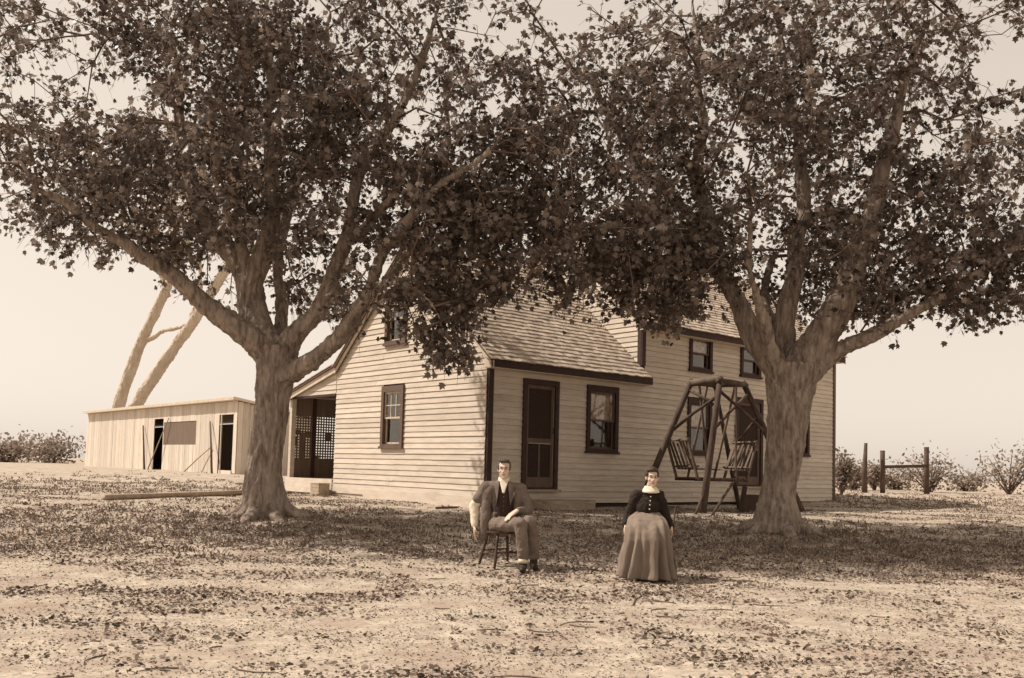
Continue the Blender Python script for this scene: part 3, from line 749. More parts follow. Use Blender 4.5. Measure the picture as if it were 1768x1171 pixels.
    V, F = leaves(pos, rng.uniform(*lsize, len(pos)) * rng.uniform(.75, 1.2, len(pos)), dr, MAPLE, rng)
    c_ = link('crown', np_mesh('crown', V - np.array(base), F, leaf_mat), root); c_['kind'] = 'stuff'
    return root
# left tree
B1 = ground_at(458, 892); D1 = B1[1]
def L(lst, y0, y1):   # depth runs from y0 to y1 along the limb
    return [(*q, y0 + (y1 - y0) * i / (len(lst) - 1)) for i, q in enumerate(lst)]
trunk1 = L([(455, 905, 44), (455, 880, 37), (453, 850, 32), (457, 820, 30), (463, 760, 28), (470, 690, 28.5), (477, 640, 32), (479, 598, 37)], D1, D1)
limbs1 = [L([(470, 612, 26), (440, 590, 22), (400, 565, 19), (340, 520, 16), (290, 475, 14), (245, 448, 12), (190, 405, 10), (120, 360, 7), (60, 330, 4)], D1, D1 - 1.6),
          L([(468, 605, 31), (447, 570, 28), (437, 520, 26), (424, 470, 23), (385, 415, 17), (345, 360, 14), (320, 280, 10), (310, 170, 7), (300, 60, 4)], D1, D1 + .8),
          L([(430, 500, 20), (452, 440, 18), (466, 380, 15), (468, 290, 13), (468, 200, 10), (462, 90, 6), (458, -10, 3)], D1 + .2, D1 - .3),
          L([(428, 480, 10), (405, 390, 10), (388, 330, 8), (372, 240, 5)], D1 + .25, D1 - .8),
          L([(482, 612, 14), (482, 560, 11), (481, 510, 10), (478, 450, 10), (490, 380, 9), (520, 290, 9), (553, 205, 8), (562, 120, 6), (570, 20, 3)], D1 + .2, D1 + 1.6),
          L([(488, 610, 24), (515, 570, 17), (545, 540, 15), (575, 480, 14), (598, 410, 13), (612, 350, 11), (640, 265, 10), (690, 200, 9), (715, 145, 8), (740, 60, 5), (760, -20, 3)], D1, D1 - .9),
          L([(480, 650, 24), (520, 635, 17), (560, 605, 15), (600, 565, 14), (638, 500, 12), (668, 430, 10), (720, 360, 8), (790, 300, 6), (850, 260, 4)], D1, D1 - 2.2),
          L([(592, 572, 8), (630, 520, 6), (672, 490, 5), (715, 495, 3.5), (750, 530, 2.5), (768, 580, 1.5)], D1 - 1.2, D1 - 2.4),
          L([(600, 420, 8), (640, 395, 8), (662, 360, 6), (700, 300, 4)], D1 - .4, D1 - 2.0)]
def cen(px, py, Y): return tuple(at(px, py, Y))
blobs1 = [(cen(340, 480, D1 + 1.6), (1.3, .9, .9), .13), (cen(520, 500, D1 + 1.8), (1.0, .9, .8), .12), (cen(420, 500, D1 + 1.6), (.7, .8, .8), .05), (cen(330, 220, D1 - .3), (3.2, 3.0, 2.4), 1.2), (cen(560, 250, D1), (3.4, 3.4, 3.0), 1.5), (cen(760, 330, D1 - 1), (2.6, 2.6, 2.4), 1.15), (cen(700, 540, D1 - 1.8), (1.6, 1.3, 1.0), .13), (cen(775, 600, D1 - 2.0), (.5, .6, .55), .07), (cen(612, 612, D1 - 1.6), (.14, .2, .2), .02), (cen(700, 570, D1 - 1.8), (.5, .5, .3), .03), (cen(810, 510, D1 - 1.8), (.8, .8, .5), .09),
          (cen(320, 420, D1 - .6), (2.2, 2.0, 1.0), .45), (cen(130, 250, D1 - .3), (2.4, 2.6, 2.4), .9), (cen(640, 430, D1 - .8), (1.9, 1.8, 1.3), .30), (cen(420, 20, D1), (4.5, 3.5, 2.0), 1.1), (cen(860, 420, D1 - .6), (1.6, 1.8, 1.5), .32)]
make_tree('maple_tree', 'broad spreading maple at the left whose trunk stands before the side porch', B1, trunk1, limbs1, blobs1, 1600, 5)
# right tree
B2 = ground_at(1342, 917); D2 = B2[1]
trunk2 = L([(1343, 930, 48), (1344, 900, 37), (1347, 850, 29), (1354, 780, 32), (1360, 715, 36), (1366, 665, 43), (1370, 630, 46)], D2, D2)
limbs2 = [L([(1352, 650, 24), (1325, 612, 22), (1298, 575, 20), (1270, 520, 17), (1243, 455, 15), (1220, 390, 13), (1206, 300, 11), (1208, 190, 8), (1205, 90, 5), (1200, 0, 3)], D2, D2 + .6),
          L([(1345, 640, 16), (1322, 570, 11), (1305, 510, 8), (1292, 460, 6), (1290, 380, 4)], D2 - .2, D2 - 1.2),
          L([(1358, 640, 26), (1358, 590, 19), (1362, 520, 17), (1375, 430, 14), (1386, 330, 12), (1380, 235, 10), (1364, 150, 7), (1350, 40, 4)], D2 + .2, D2 + 1.0),
          L([(1376, 650, 32), (1402, 605, 29), (1432, 555, 27), (1470, 480, 22), (1500, 400, 18), (1522, 300, 14), (1550, 180, 10), (1580, 60, 5)], D2, D2 - .6),
          L([(1382, 665, 18), (1430, 622, 15), (1480, 590, 13), (1535, 560, 11), (1600, 525, 9), (1690, 470, 6), (1780, 420, 4)], D2, D2 - 1.3),
          L([(1262, 500, 10), (1200, 440, 9), (1120, 400, 8), (1040, 390, 6), (960, 420, 4)], D2 + .2, D2 - 1.4),
          L([(1230, 420, 9), (1160, 340, 8), (1090, 250, 7), (1030, 160, 5), (1000, 60, 3)], D2 + .4, D2 + 1.2),
          L([(1366, 580, 12), (1330, 548, 9), (1322, 500, 7), (1335, 440, 5)], D2 + .3, D2 + 1.6)]
blobs2 = [(cen(1330, 500, D2 + 1.7), (.8, .9, .8), .09), (cen(1420, 520, D2 + 1.7), (.9, .9, .8), .09), (cen(1100, 300, D2), (3.2, 3.0, 2.6), 1.5), (cen(1350, 250, D2 + .2), (2.8, 3.2, 2.6), 1.2), (cen(1560, 330, D2 - .3), (2.6, 2.8, 2.6), 1.3), (cen(1050, 450, D2 - .8), (2.2, 1.8, 1.1), .6), (cen(1200, 470, D2 - .5), (1.4, 1.5, .9), .42),
          (cen(960, 250, D2 + .6), (1.8, 2.6, 2.0), .45), (cen(1300, 40, D2), (4.8, 3.5, 2.0), 1.2), (cen(1480, 470, D2 - .5), (1.5, 1.5, .9), .38), (cen(1140, 530, D2 - .9), (.6, .8, .5), .10), (cen(965, 540, D2 - .9), (.35, .4, .4), .05), (cen(1160, 572, D2 - 1.0), (.2, .3, .2), .02), (cen(1690, 460, D2 - .8), (1.5, 1.5, 1.0), .35)]
make_tree('maple_tree', 'broad forked maple at the right whose trunk stands beside the lawn swing', B2, trunk2, limbs2, blobs2, 1600, 9)
# pale leaning trees far behind the shed
for k, (a, b, c, r0, lab) in enumerate((((176, 798, 11), (335, 552, 9), (425, 410, 6), 54., 'pale leaning tree trunk rising behind the shed roof, right of its pair'),
                                       ((176, 790, 10), (290, 492, 8), (345, 350, 6), 57., 'pale leaning tree trunk behind the shed, left of its pair, seen below the maple leaves'))):
    g = at(a[0], a[1], r0); g[2] = float(terrain(g[0], g[1])) - .05
    gp = project(g); mid = ((a[0] + b[0]) / 2 - 6 * k, (a[1] + b[1]) / 2 - 8, (a[2] + b[2]) / 2)
    tk = [(gp[0], gp[1], a[2] + 2, r0), (*mid, r0), (b[0], b[1], b[2], r0), (c[0], c[1], c[2], r0)]
    lb = [[(252, 588, 4, r0), (285, 572, 3.5, r0 - 1), (318, 562, 3, r0 - 2), (345, 540, 2, r0 - 3)], [(b[0], b[1] + 20, 5, r0), (b[0] - 30, b[1] - 90, 4, r0 + 1), (b[0] - 50, b[1] - 170, 3, r0 + 1)]] if k else [[(b[0] - 15, b[1] + 25, 5, r0), (b[0] + 10, b[1] - 60, 4, r0), (b[0] + 5, b[1] - 150, 3, r0)]]
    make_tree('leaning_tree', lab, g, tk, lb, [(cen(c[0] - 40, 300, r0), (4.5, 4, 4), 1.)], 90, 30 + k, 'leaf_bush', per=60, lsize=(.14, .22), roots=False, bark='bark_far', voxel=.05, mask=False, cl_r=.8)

# bushes behind the fence and far hedge clumps
def bush(px, Y_, rx, rz, n, label, seed, size=(.09, .16)):
    rng = np.random.default_rng(seed); q = at(px, 830, Y_); q[2] = float(terrain(q[0], q[1]))
    root = thing('bush', label, 'bush', q, 0, 'bushes along the field edge')
    st = MB(); pos = []
    for k in range(14):
        th = rng.uniform(0, 6.28); d = np.array([math.cos(th) * rx * rng.uniform(.2, .9), math.sin(th) * rx * .6 * rng.uniform(.2, .9), rz * rng.uniform(.55, 1.0)])
        st.tube([(0, 0, -.05), d * .5 + np.array([0, 0, .1 * rz]), d], [.035, .02, .008], 5, cap=False)
        for j in range(n // 14):
            pos.append(d * rng.uniform(.35, 1.05) + rng.normal(size=3) * np.array([.16, .16, .14]) * rx)
    st.build('stem', 'twig', root, True)
    pos = np.array(pos); pos[:, 2] = np.clip(pos[:, 2], .02, None)
    dr = rng.normal(size=pos.shape); dr[:, 2] += .2; dr /= np.linalg.norm(dr, axis=1, keepdims=True)
    V, F = leaves(pos, rng.uniform(*size, len(pos)), dr, OVAL, rng)
    f_ = link('crown', np_mesh('crown', V, F, 'leaf_bush'), root); f_['kind'] = 'stuff'
blabs = ['feathery bush close against the right end of the house', 'low rounded bush left of the pointed fence post', 'bush growing between the first two fence posts', 'bush behind the second fence post', 'wide bush behind the third fence post', 'low bush right of the last fence post', 'tall bush at the right edge of the picture']
for k, (px, Y_, rx, rz) in enumerate(((1452, 29, .5, 1.3), (1474, 33, .8, .75), (1510, 34, .7, 1.05), (1548, 36, 1.1, .7), (1606, 33, 1.5, 1.25), (1668, 37, 1.0, .7), (1742, 33, 1.7, 1.6))):
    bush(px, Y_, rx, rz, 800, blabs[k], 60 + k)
for k, (px, Y_, rx, rz) in enumerate(((8, 58, 2.4, 1.3), (92, 62, 2.8, 1.6))):
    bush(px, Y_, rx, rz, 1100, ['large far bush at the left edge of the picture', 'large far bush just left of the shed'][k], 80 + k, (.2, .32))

# ------------------------------------------------------------------ lawn swing
g0 = {k: ground_at(*v_) for k, v_ in dict(front=(1213, 886), left=(1100, 883), right=(1385, 884), back=(1277, 879)).items()}
top = dict(front=at(1243, 658, g0['front'][1] + .55), left=at(1192, 662, g0['left'][1] + .75), right=at(1285, 665, g0['right'][1] - .1), back=at(1234, 666, g0['back'][1] - .75))
sb = np.mean(list(g0.values()), 0)
swing = thing('lawn_swing', 'tall splay-legged wooden lawn swing with two facing seats, left of the right tree', 'swing', sb)
S = lambda q: Vector(q) - Vector(sb)
for k in ('front', 'left', 'right', 'back'):
    a, b = S(g0[k]), S(top[k]); d = (b - a)
    MB().tube([a - d * .015, a.lerp(b, .35), a.lerp(b, .7), b + d * .03], [.075, .07, .065, .06] if k != 'back' else [.05, .05, .045, .04], 9, wob=.12).build('leg', 'rough_wood', swing, True)
for a, b, r_, m_ in (('left', 'front', .075, 'swing_wood'), ('front', 'right', .06, 'rough_wood'), ('right', 'back', .05, 'rough_wood'), ('back', 'left', .05, 'rough_wood')):
    p0, p1 = S(top[a]), S(top[b]); d = (p1 - p0) * .08
    MB().tube([p0 - d, p0.lerp(p1, .5) + Vector((0, 0, .015)), p1 + d], r_, 9, wob=.12).build('top_beam', m_, swing, True)
def along(k, t_): return S(g0[k]).lerp(S(top[k]), t_)
for a, ta, b, tb in (('left', .62, 'front', .88), ('front', .62, 'right', .93), ('right', .62, 'front', .93), ('left', .60, 'back', .92), ('back', .45, 'right', .75), ('front', .80, 'left', .95)):
    MB().tube([along(a, ta), along(a, ta).lerp(along(b, tb), .5) + Vector((0, 0, .02)), along(b, tb)], .033, 7, wob=.1).build('brace', 'rough_wood', swing, True)
# hanging carriage: platform with two seats facing each other along ax
ax = Vector((.94, .34, 0)); bx_ = Vector((-.34, .94, 0)); ctr = S(at(1228, 829, (top['front'][1] + top['back'][1]) / 2)); 
pf = MB().bar(ctr - ax * .62 + bx_ * .40, ctr + ax * .62 + bx_ * .40, .05, .05).bar(ctr - ax * .62 - bx_ * .40, ctr + ax * .62 - bx_ * .40, .05, .05).build('platform', 'rough_wood', swing)
for k in range(9): MB().bar(ctr + ax * (-.56 + k * .14) - bx_ * .43 + Vector((0, 0, .036)), ctr + ax * (-.56 + k * .14) + bx_ * .43 + Vector((0, 0, .036)), .10, .02).build('slat', 'swing_wood', pf)
for s_ in (-1, 1):
    c0 = ctr + ax * (s_ * .42) + Vector((0, 0, .22)); 
    st = MB().bar(c0 - bx_ * .42, c0 + bx_ * .42, .30, .03).build('seat', 'swing_wood', swing)
    b0 = c0 + ax * (s_ * .15); b1 = b0 + ax * (s_ * .26) + Vector((0, 0, .62))
    bk = MB().bar(b0 - bx_ * .44 + (b1 - b0) * .08, b0 + bx_ * .44 + (b1 - b0) * .08, .07, .03, up=(b1 - b0).normalized()).build('backrest', 'swing_wood', swing)
    for y_ in (-.42, .42): MB().bar(b0 + bx_ * y_ - Vector((0, 0, .22)), b1 + bx_ * y_, .05, .04, up=ax).build('stile', 'swing_wood', bk)
    for k in range(6):
        y_ = -.34 + k * .135; MB().bar(b0 + bx_ * (y_ + rnd.uniform(-.015, .015)), b1 + bx_ * (y_ + rnd.uniform(-.03, .03)) - (b1 - b0) * rnd.uniform(.02, .16), rnd.uniform(.055, .095), .018, up=ax).build('slat', 'swing_wood', bk)
    MB().bar(b1 - bx_ * .45 - (b1 - b0) * .06, b1 + bx_ * .45 - (b1 - b0) * .06, .08, .03, up=(b1 - b0).normalized()).build('top_rail', 'swing_wood', bk)
    for y_ in (-.42, .42):
        tp_ = S(top['left']).lerp(S(top['front']), .3) if s_ < 0 else S(top['front']).lerp(S(top['right']), .65)
        if y_ > 0: tp_ = S(top['left']).lerp(S(top['back']), .7) if s_ < 0 else S(top['back']).lerp(S(top['right']), .7)
        MB().bar(c0 + bx_ * y_ + ax * (-s_ * .1) - Vector((0, 0, .22)), tp_, .045, .025, up=bx_).build('hanger', 'swing_wood', swing)
# stays below the platform resting on the ground
for a, px, py in ((ctr - ax * .30 - bx_ * .4, 1200, 888), (ctr + ax * .30 - bx_ * .4, 1228, 890)):
    MB().tube([a, a.lerp(S(ground_at(px, py)), .5), S(ground_at(px, py)) + Vector((0, 0, -.03))], .028, 7).build('stay', 'rough_wood', swing, True)
# dark slant-backed box by the right tree
q = ground_at(1292, 884)
tub = thing('coal_box', 'dark slant-backed wooden box on the ground just left of the right tree trunk', 'box', q, R(-12))
MB().box((-.15, -.16, .0), (.21, .16, .34)).build('box_body', 'chair_wood', tub)
MB().add([(-.20, -.15, 0), (-.10, -.15, 0), (-.03, -.15, .52), (-.12, -.15, .55), (-.20, .15, 0), (-.10, .15, 0), (-.03, .15, .52), (-.12, .15, .55)],
         [(0, 1, 2, 3), (7, 6, 5, 4), (0, 4, 5, 1), (1, 5, 6, 2), (2, 6, 7, 3), (3, 7, 4, 0)]).build('slanted_back', 'chair_wood', tub)
MB().box((-.09, -.175, .341), (.225, .175, .362)).build('lid', 'rough_wood', tub)

# ------------------------------------------------------------------ people and their chairs
def chair(loc, rz, label, seat_h=.42, back=.45):
    t_ = thing('kitchen_chair', label, 'chair', loc, rz, 'kitchen chairs')
    MB().tube([(0, 0, seat_h - .03), (0, 0, seat_h - .025), (0, 0, seat_h - .004), (0, 0, seat_h)], [.20, .215, .215, .205], 20).build('seat', 'chair_wood', t_)
    tops = [(-.13, -.13), (.13, -.13), (-.13, .13), (.13, .13)]
    feet = [(-.20, -.20), (.20, -.20), (-.20, .22), (.20, .22)]
    def gz(x_, y_):
        c, s_ = math.cos(rz), math.sin(rz); return float(terrain(loc[0] + c * x_ - s_ * y_, loc[1] + s_ * x_ + c * y_)) - loc[2] - .006
    P_ = [(Vector((a[0], a[1], seat_h - .02)), Vector((b[0], b[1], gz(*b)))) for a, b in zip(tops, feet)]
    for a, b in P_: MB().tube([a, a.lerp(b, .25), a.lerp(b, .5), a.lerp(b, .55), a.lerp(b, .8), b], [.016, .022, .017, .023, .019, .013], 9).build('leg', 'chair_wood', t_, True)
    for i, j, h in ((0, 1, .55), (0, 2, .62), (1, 3, .62), (2, 3, .55)):
        a = P_[i][0].lerp(P_[i][1], h); b = P_[j][0].lerp(P_[j][1], h); MB().tube([a, a.lerp(b, .5), b], [.009, .013, .009], 7).build('stretcher', 'chair_wood', t_, True)
    for x_ in (-.16, -.055, .055, .16):
        MB().tube([(x_ * .9, .16, seat_h - .01), (x_, .22, seat_h + back * .5), (x_ * 1.08, .27, seat_h + back)], [.012, .011, .009], 7).build('spindle', 'chair_wood', t_, True)
    tr = [Vector((.22 * math.sin(q_), .27 + .03 - .03 * math.cos(q_ * 1.5), seat_h + back)) for q_ in np.linspace(-1.2, 1.2, 9)]
    MB().tube(tr, .03, 8, sq=(1, .45)).build('top_rail', 'chair_wood', t_, True)
    return t_
def hand(mb, wrist, d, palm_n, side, curl=.6, s=1.0):
    """palm and five fingers: d points along the fingers, palm_n out of the palm, side towards the thumb"""
    wr = Vector(wrist); d = Vector(d).normalized(); pn = Vector(palm_n); pn = (pn - d * pn.dot(d)).normalized(); sd = Vector(side); sd = (sd - d * sd.dot(d) - pn * sd.dot(pn)).normalized()
    for k in range(4):
        o_ = sd * (.030 - .020 * k) * s
        mb.capsule(wr + o_ * .6, wr + o_ + d * .088 * s, .017 * s, .0135 * s, 8)
    for k, l in enumerate((.072, .082, .076, .058)):
        b = wr + sd * (.031 - .0205 * k) * s + d * .092 * s; dd = d.copy(); seg = l * s / 2.6
        for q_ in range(3):
            dd = (dd + pn * curl * (.5 + .35 * q_)).normalized(); e_ = b + dd * seg; mb.capsule(b, e_, (.0092 - .0008 * q_) * s, (.0086 - .0008 * q_) * s, 8); b = e_
    b = wr + sd * .028 * s + d * .02 * s; e_ = b + (sd * .8 + d * .8 + pn * .3).normalized() * .042 * s; mb.capsule(b, e_, .013 * s, .011 * s, 8)
    mb.capsule(e_, e_ + (d * .9 + sd * .15 + pn * .5).normalized() * .032 * s, .010 * s, .0085 * s, 8)
def head(mb, c, yaw=0., pitch=0., s=1.0):
    """face looks along -Y before turning; c is the middle of the head"""
    M = (Matrix.Rotation(yaw, 3, 'Z') @ Matrix.Rotation(pitch, 3, 'X')); c = Vector(c)
    def T(x_, y_, z_): return c + M @ (Vector((x_, y_, z_)) * s)
    def E(x_, y_, z_, a, b, d_): mb.ell(T(x_, y_, z_), (a * s, b * s, d_ * s), M, 14, 10)
    E(0, .018, .032, .074, .094, .086); E(0, -.022, -.045, .058, .062, .072); E(0, -.060, -.098, .026, .022, .020)
    E(0, -.072, .030, .050, .018, .014)                                   # brow
    mb.capsule(T(0, -.080, .012), T(0, -.100, -.026), .010 * s, .014 * s, 8); E(-.012, -.088, -.030, .009, .010, .008); E(.012, -.088, -.030, .009, .010, .008)
    for q_ in (-1, 1):
        E(q_ * .040, -.048, -.024, .024, .024, .024)                      # cheek
        E(q_ * .076, .012, -.006, .010, .020, .032)                       # ear
    E(0, -.078, -.056, .025, .012, .007); E(0, -.075, -.067, .022, .012, .008)
    return T, M
def face_parts(root, T, M, s, brow='hair_dark', moustache=False):
    for q_ in (-1, 1):
        e_ = MB().ell(T(q_ * .031, -.0745, .008), (.0125 * s, .007 * s, .0062 * s), M, 10, 8).build('eye', 'feature', root, True)
        MB().tube([T(q_ * .012, -.089, .028), T(q_ * .032, -.088, .034), T(q_ * .050, -.076, .028)], [.004 * s, .0055 * s, .003 * s], 6).build('eyebrow', brow, root, True)
    MB().tube([T(-.024, -.081, -.061), T(-.010, -.0895, -.0605), T(.010, -.0895, -.0605), T(.024, -.081, -.061)], [.002 * s, .0035 * s, .0035 * s, .002 * s], 6).build('mouth', 'feature', root, True)
    if moustache:
        MB().tube([T(-.034, -.078, -.056), T(-.015, -.092, -.046), T(0, -.095, -.043), T(.015, -.092, -.046), T(.034, -.078, -.056)], [.003, .007, .006, .007, .003], 7).build('moustache', brow, root, True)

# --- the man
MG = ground_at(866, 978); MG[1] += .05; MG[2] = float(terrain(MG[0], MG[1]))
chair(tuple(MG), R(28), 'dark wooden kitchen chair under the seated man', .43, .40)
man = thing('person', 'man in dark open coat and vest sitting on a wooden chair', 'person', MG)
J = dict(shR=(-.215, .035, .955), shL=(.215, -.01, .945), elR=(-.355, .08, .71), wrR=(-.345, -.01, .475), elL=(.315, .0, .69), wrL=(.165, -.25, .685),
         hipR=(-.095, -.04, .50), hipL=(.085, .02, .50), knR=(.215, -.43, .535), knL=(.325, -.30, .555), anR=(.255, -.43, .10), anL=(.385, -.235, .10))
J = {k: Vector(v_) for k, v_ in J.items()}
body = MB()
T, Mh = head(body, (0.0, -.03, 1.178), R(-4), R(0), 1.0)
body.capsule((0, .0, .99), (0, -.02, 1.12), .062, .055)
body.capsule((-.01, .02, .56), (0, .01, .86), .125, .135); body.capsule(J['shR'], J['shL'], .06, .06); body.capsule((0, .02, .86), (0, .02, .93), .13, .11)
for s_ in 'RL':
    body.capsule(J['sh' + s_], J['el' + s_], .05, .042); body.capsule(J['el' + s_], J['wr' + s_], .040, .027)
    body.capsule(J['hip' + s_], J['kn' + s_], .08, .06); body.capsule(J['kn' + s_], J['an' + s_] + Vector((0, 0, .07)), .055, .036)
hand(body, J['wrR'], (0.05, -.15, -1), (1, 0, -.1), (0, -1, 0), .25, 1.08)
hand(body, J['wrL'], (-.62, -.55, -.42), (-.25, -.25, -1), (-.55, .75, 0), .22, 1.15)
fused(body, 'body', 'skin', man, .0078, 3)
face_parts(man, T, Mh, 1.0)
hr = MB(); hr.ell(T(0, .040, .052), (.083, .088, .080), Mh); hr.ell(T(0, -.030, .105), (.066, .055, .026), Mh)
for q_ in (-1, 1): hr.ell(T(q_ * .071, .008, .030), (.013, .040, .045), Mh)
fused(hr, 'hair', 'hair_grey', man, .006, 1, .026, .018)
tr_ = MB(); tr_.capsule((-.02, .03, .50), (-.01, .02, .66), .155, .15)
for s_ in 'RL':
    tr_.capsule(J['hip' + s_], J['kn' + s_], .100, .082); tr_.capsule(J['kn' + s_], J['an' + s_] + Vector((0, .005, .06)), .080, .068)
fused(tr_, 'trousers', 'trousers', man, .009, 3, .030, .07)
ve = MB(); ve.capsule((-.005, .0, .64), (0, -.005, .86), .150, .150, sq=(1, .92)); ve.capsule((0, .0, .86), (0, .01, .945), .13, .095)
fused(ve, 'vest', 'vest', man, .009, 3, .014, .05)
for k in range(5):
    z_ = .68 + k * .055; MB().ell((.005, -.149 + .0 * k, z_), (.008, .006, .008)).build('button', 'trim_brown', man)
sf = MB(); sf.add([(-.058, -.075, 1.045), (.058, -.075, 1.045), (.012, -.165, .895), (-.012, -.165, .895), (-.05, -.03, 1.03), (.05, -.03, 1.03), (.012, -.11, .88), (-.012, -.11, .88)],
                  [(0, 3, 2, 1), (4, 5, 6, 7), (0, 1, 5, 4), (1, 2, 6, 5), (2, 3, 7, 6), (3, 0, 4, 7)])
sf.tube([(0, .0, 1.035), (0, -.004, 1.065), (0, -.008, 1.082)], [.075, .071, .068], 16); fused(sf, 'shirt_front', 'shirt', man, .007, 2)
slv = MB(); slv.capsule(J['shR'].lerp(J['elR'], .55), J['elR'], .066, .070); slv.capsule(J['elR'], J['wrR'] + Vector((0, .01, .02)), .070, .045)
fused(slv, 'shirt_sleeve', 'shirt', man, .008, 3, .018, .07)
ct = MB()   # open coat: back, shoulders, left sleeve, and the loose right front hanging beside the chair
ct.capsule((-.01, .065, .62), (0, .055, .90), .160, .165); ct.capsule(J['shR'] + Vector((.02, .01, .0)), J['shL'] + Vector((-.02, .01, .0)), .076, .076)
ct.capsule((-.17, .02, .90), (-.185, .04, .62), .085, .075); ct.capsule((.155, .0, .90), (.165, .02, .62), .080, .072)
ct.capsule(J['shL'], J['elL'], .074, .066); ct.capsule(J['elL'], J['wrL'] + Vector((.03, .03, .0)), .064, .047)
ct.capsule(J['shR'], J['shR'].lerp(J['elR'], .62), .076, .080)
ct.capsule((-.20, .02, .86), (-.205, -.02, .55), .070, .075); ct.capsule((-.205, -.02, .55), (-.235, .0, .36), .072, .060)
ct.capsule((.09, .06, .62), (.15, .05, .42), .09, .07); ct.capsule((-.09, .10, .62), (-.12, .14, .40), .10, .08)
fused(ct, 'coat', 'coat', man, .009, 3, .022, .085)
for q_, y_ in ((-1, 0), (1, 0)):
    MB().add([(q_ * .055, -.085, 1.035), (q_ * .12, -.085, .98), (q_ * .135, -.142, .88), (q_ * .085, -.158, .74), (q_ * .065, -.150, .90), (q_ * .05, -.03, 1.03), (q_ * .12, -.03, .97), (q_ * .13, -.09, .88), (q_ * .085, -.10, .74), (q_ * .065, -.10, .90)],
             [(0, 1, 2, 3, 4), (9, 8, 7, 6, 5), (0, 5, 6, 1), (1, 6, 7, 2), (2, 7, 8, 3), (3, 8, 9, 4), (4, 9, 5, 0)]).build('lapel', 'coat', man)
for s_, d in (('R', Vector((-.05, -1, 0))), ('L', Vector((.10, -1, 0)))):
    a = J['an' + s_]; d.normalize(); gz = float(terrain(MG[0] + a.x, MG[1] + a.y)) - MG[2]
    bt = MB(); h_ = Vector((a.x, a.y + .03, gz + .045)); bt.capsule(h_, h_ + d * .10, .042, .043); bt.capsule(h_ + d * .10, h_ + d * .205 - Vector((0, 0, .010)), .043, .032); bt.capsule(h_ + Vector((0, 0, .0)), Vector((a.x, a.y, gz + .19)), .048, .050)
    for k in range(6): bt.ell(h_ + d * (.02 + .035 * k) - Vector((0, 0, .032)), (.040, .035, .012))
    fused(bt, 'shoe', 'boot', man, .008, 3)
a = J['anR']; MB().tube([(a.x, a.y + .002, .085), (a.x, a.y, .135)], .0555, 12).build('sock', 'shirt', man, True)

# --- the woman
WG = ground_at(1121, 1003); WG[1] += .42; WG[2] = float(terrain(WG[0], WG[1]))
chair((WG[0] + .15, WG[1] - .02, float(terrain(WG[0] + .15, WG[1] - .02))), R(-16), 'dark wooden kitchen chair under the seated woman', .43, .38)
wo = thing('person', 'woman with white collar, dark bodice and long pale skirt sitting on a chair', 'person', WG)
J = dict(shR=(-.105, .0, .930), shL=(.165, .0, .930), elR=(-.190, .02, .70), elL=(.245, .02, .70), wrR=(-.245, -.08, .585), wrL=(.300, -.08, .585))
J = {k: Vector(v_) for k, v_ in J.items()}
body = MB(); T, Mh = head(body, (.072, -.03, 1.145), R(2), R(2), .93)
body.capsule((.04, .0, .94), (.068, -.01, 1.08), .052, .048); body.capsule((.01, .02, .52), (.025, .01, .80), .10, .10); body.capsule(J['shR'], J['shL'], .05, .05)
for s_ in 'RL':
    body.capsule(J['sh' + s_], J['el' + s_], .045, .038); body.capsule(J['el' + s_], J['wr' + s_], .036, .024)
for q_ in (-1, 1):
    body.capsule((q_ * .09, .0, .50), (q_ * .11, -.34, .48), .08, .055); body.capsule((q_ * .11, -.34, .48), (q_ * .11, -.30, .08), .05, .04); body.capsule((q_ * .11, -.30, .05), (q_ * .12, -.42, .035), .035, .03)
hand(body, J['wrR'], (0, -.25, -.95), (.9, .1, .2), (0, -.9, .3), .16, .95); hand(body, J['wrL'], (0, -.25, -.95), (-.9, .1, .2), (0, -.9, .3), .16, .95)
fused(body, 'body', 'skin', wo, .0078, 3)
face_parts(wo, T, Mh, .93)
hr = MB(); hr.ell(T(0, .040, .050), (.084, .088, .082), Mh); hr.ell(T(0, -.020, .100), (.070, .060, .030), Mh); hr.ell(T(0, .075, .10), (.05, .05, .045), Mh)
for q_ in (-1, 1): hr.ell(T(q_ * .070, .012, .045), (.014, .05, .045), Mh)
fused(hr, 'hair', 'hair_dark', wo, .006, 1, .016, .02)
bd = MB(); bd.capsule((.012, .01, .66), (.022, .0, .80), .130, .150); bd.capsule((.022, .0, .80), (.035, .005, .91), .152, .105); bd.capsule(J['shR'] + Vector((.03, 0, 0)), J['shL'] - Vector((.03, 0, 0)), .066, .066)
bd.capsule((.040, .0, .92), (.060, -.006, 1.015), .085, .060)
for s_ in 'RL':
    bd.capsule(J['sh' + s_], J['el' + s_], .068, .060); bd.capsule(J['el' + s_], J['wr' + s_], .058, .038)
fused(bd, 'bodice', 'bodice', wo, .009, 3, .028, .05)
cl = MB(); n_ = 28
for k, (r_, z_, y_) in enumerate(((.060, 1.046, -.005), (.070, 1.040, -.012), (.092, 1.004, -.02), (.104, .982, -.024), (.098, .979, -.022), (.064, 1.030, -.01))):
    cl.v += [(.058 + (r_ + .012 * (k in (2, 3)) * max(0, -math.sin(t_))) * math.cos(t_), y_ + r_ * 1.02 * math.sin(t_), z_ - .016 * max(0, -math.sin(t_)) * (k in (2, 3, 4)) + .02 * max(0, math.sin(t_))) for t_ in np.linspace(0, 2 * math.pi, n_, endpoint=False)]
cl.f = [(k * n_ + j, k * n_ + (j + 1) % n_, (k + 1) * n_ + (j + 1) % n_, (k + 1) * n_ + j) for k in range(5) for j in range(n_)]
cl.build('collar', 'shirt', wo, True)
for k in range(4): MB().ell((.045 - .006 * k, -.118 - .016 * k, .925 - .048 * k), (.0085, .007, .0085)).build('button', 'shirt', wo)
sk = MB(); n_ = 96
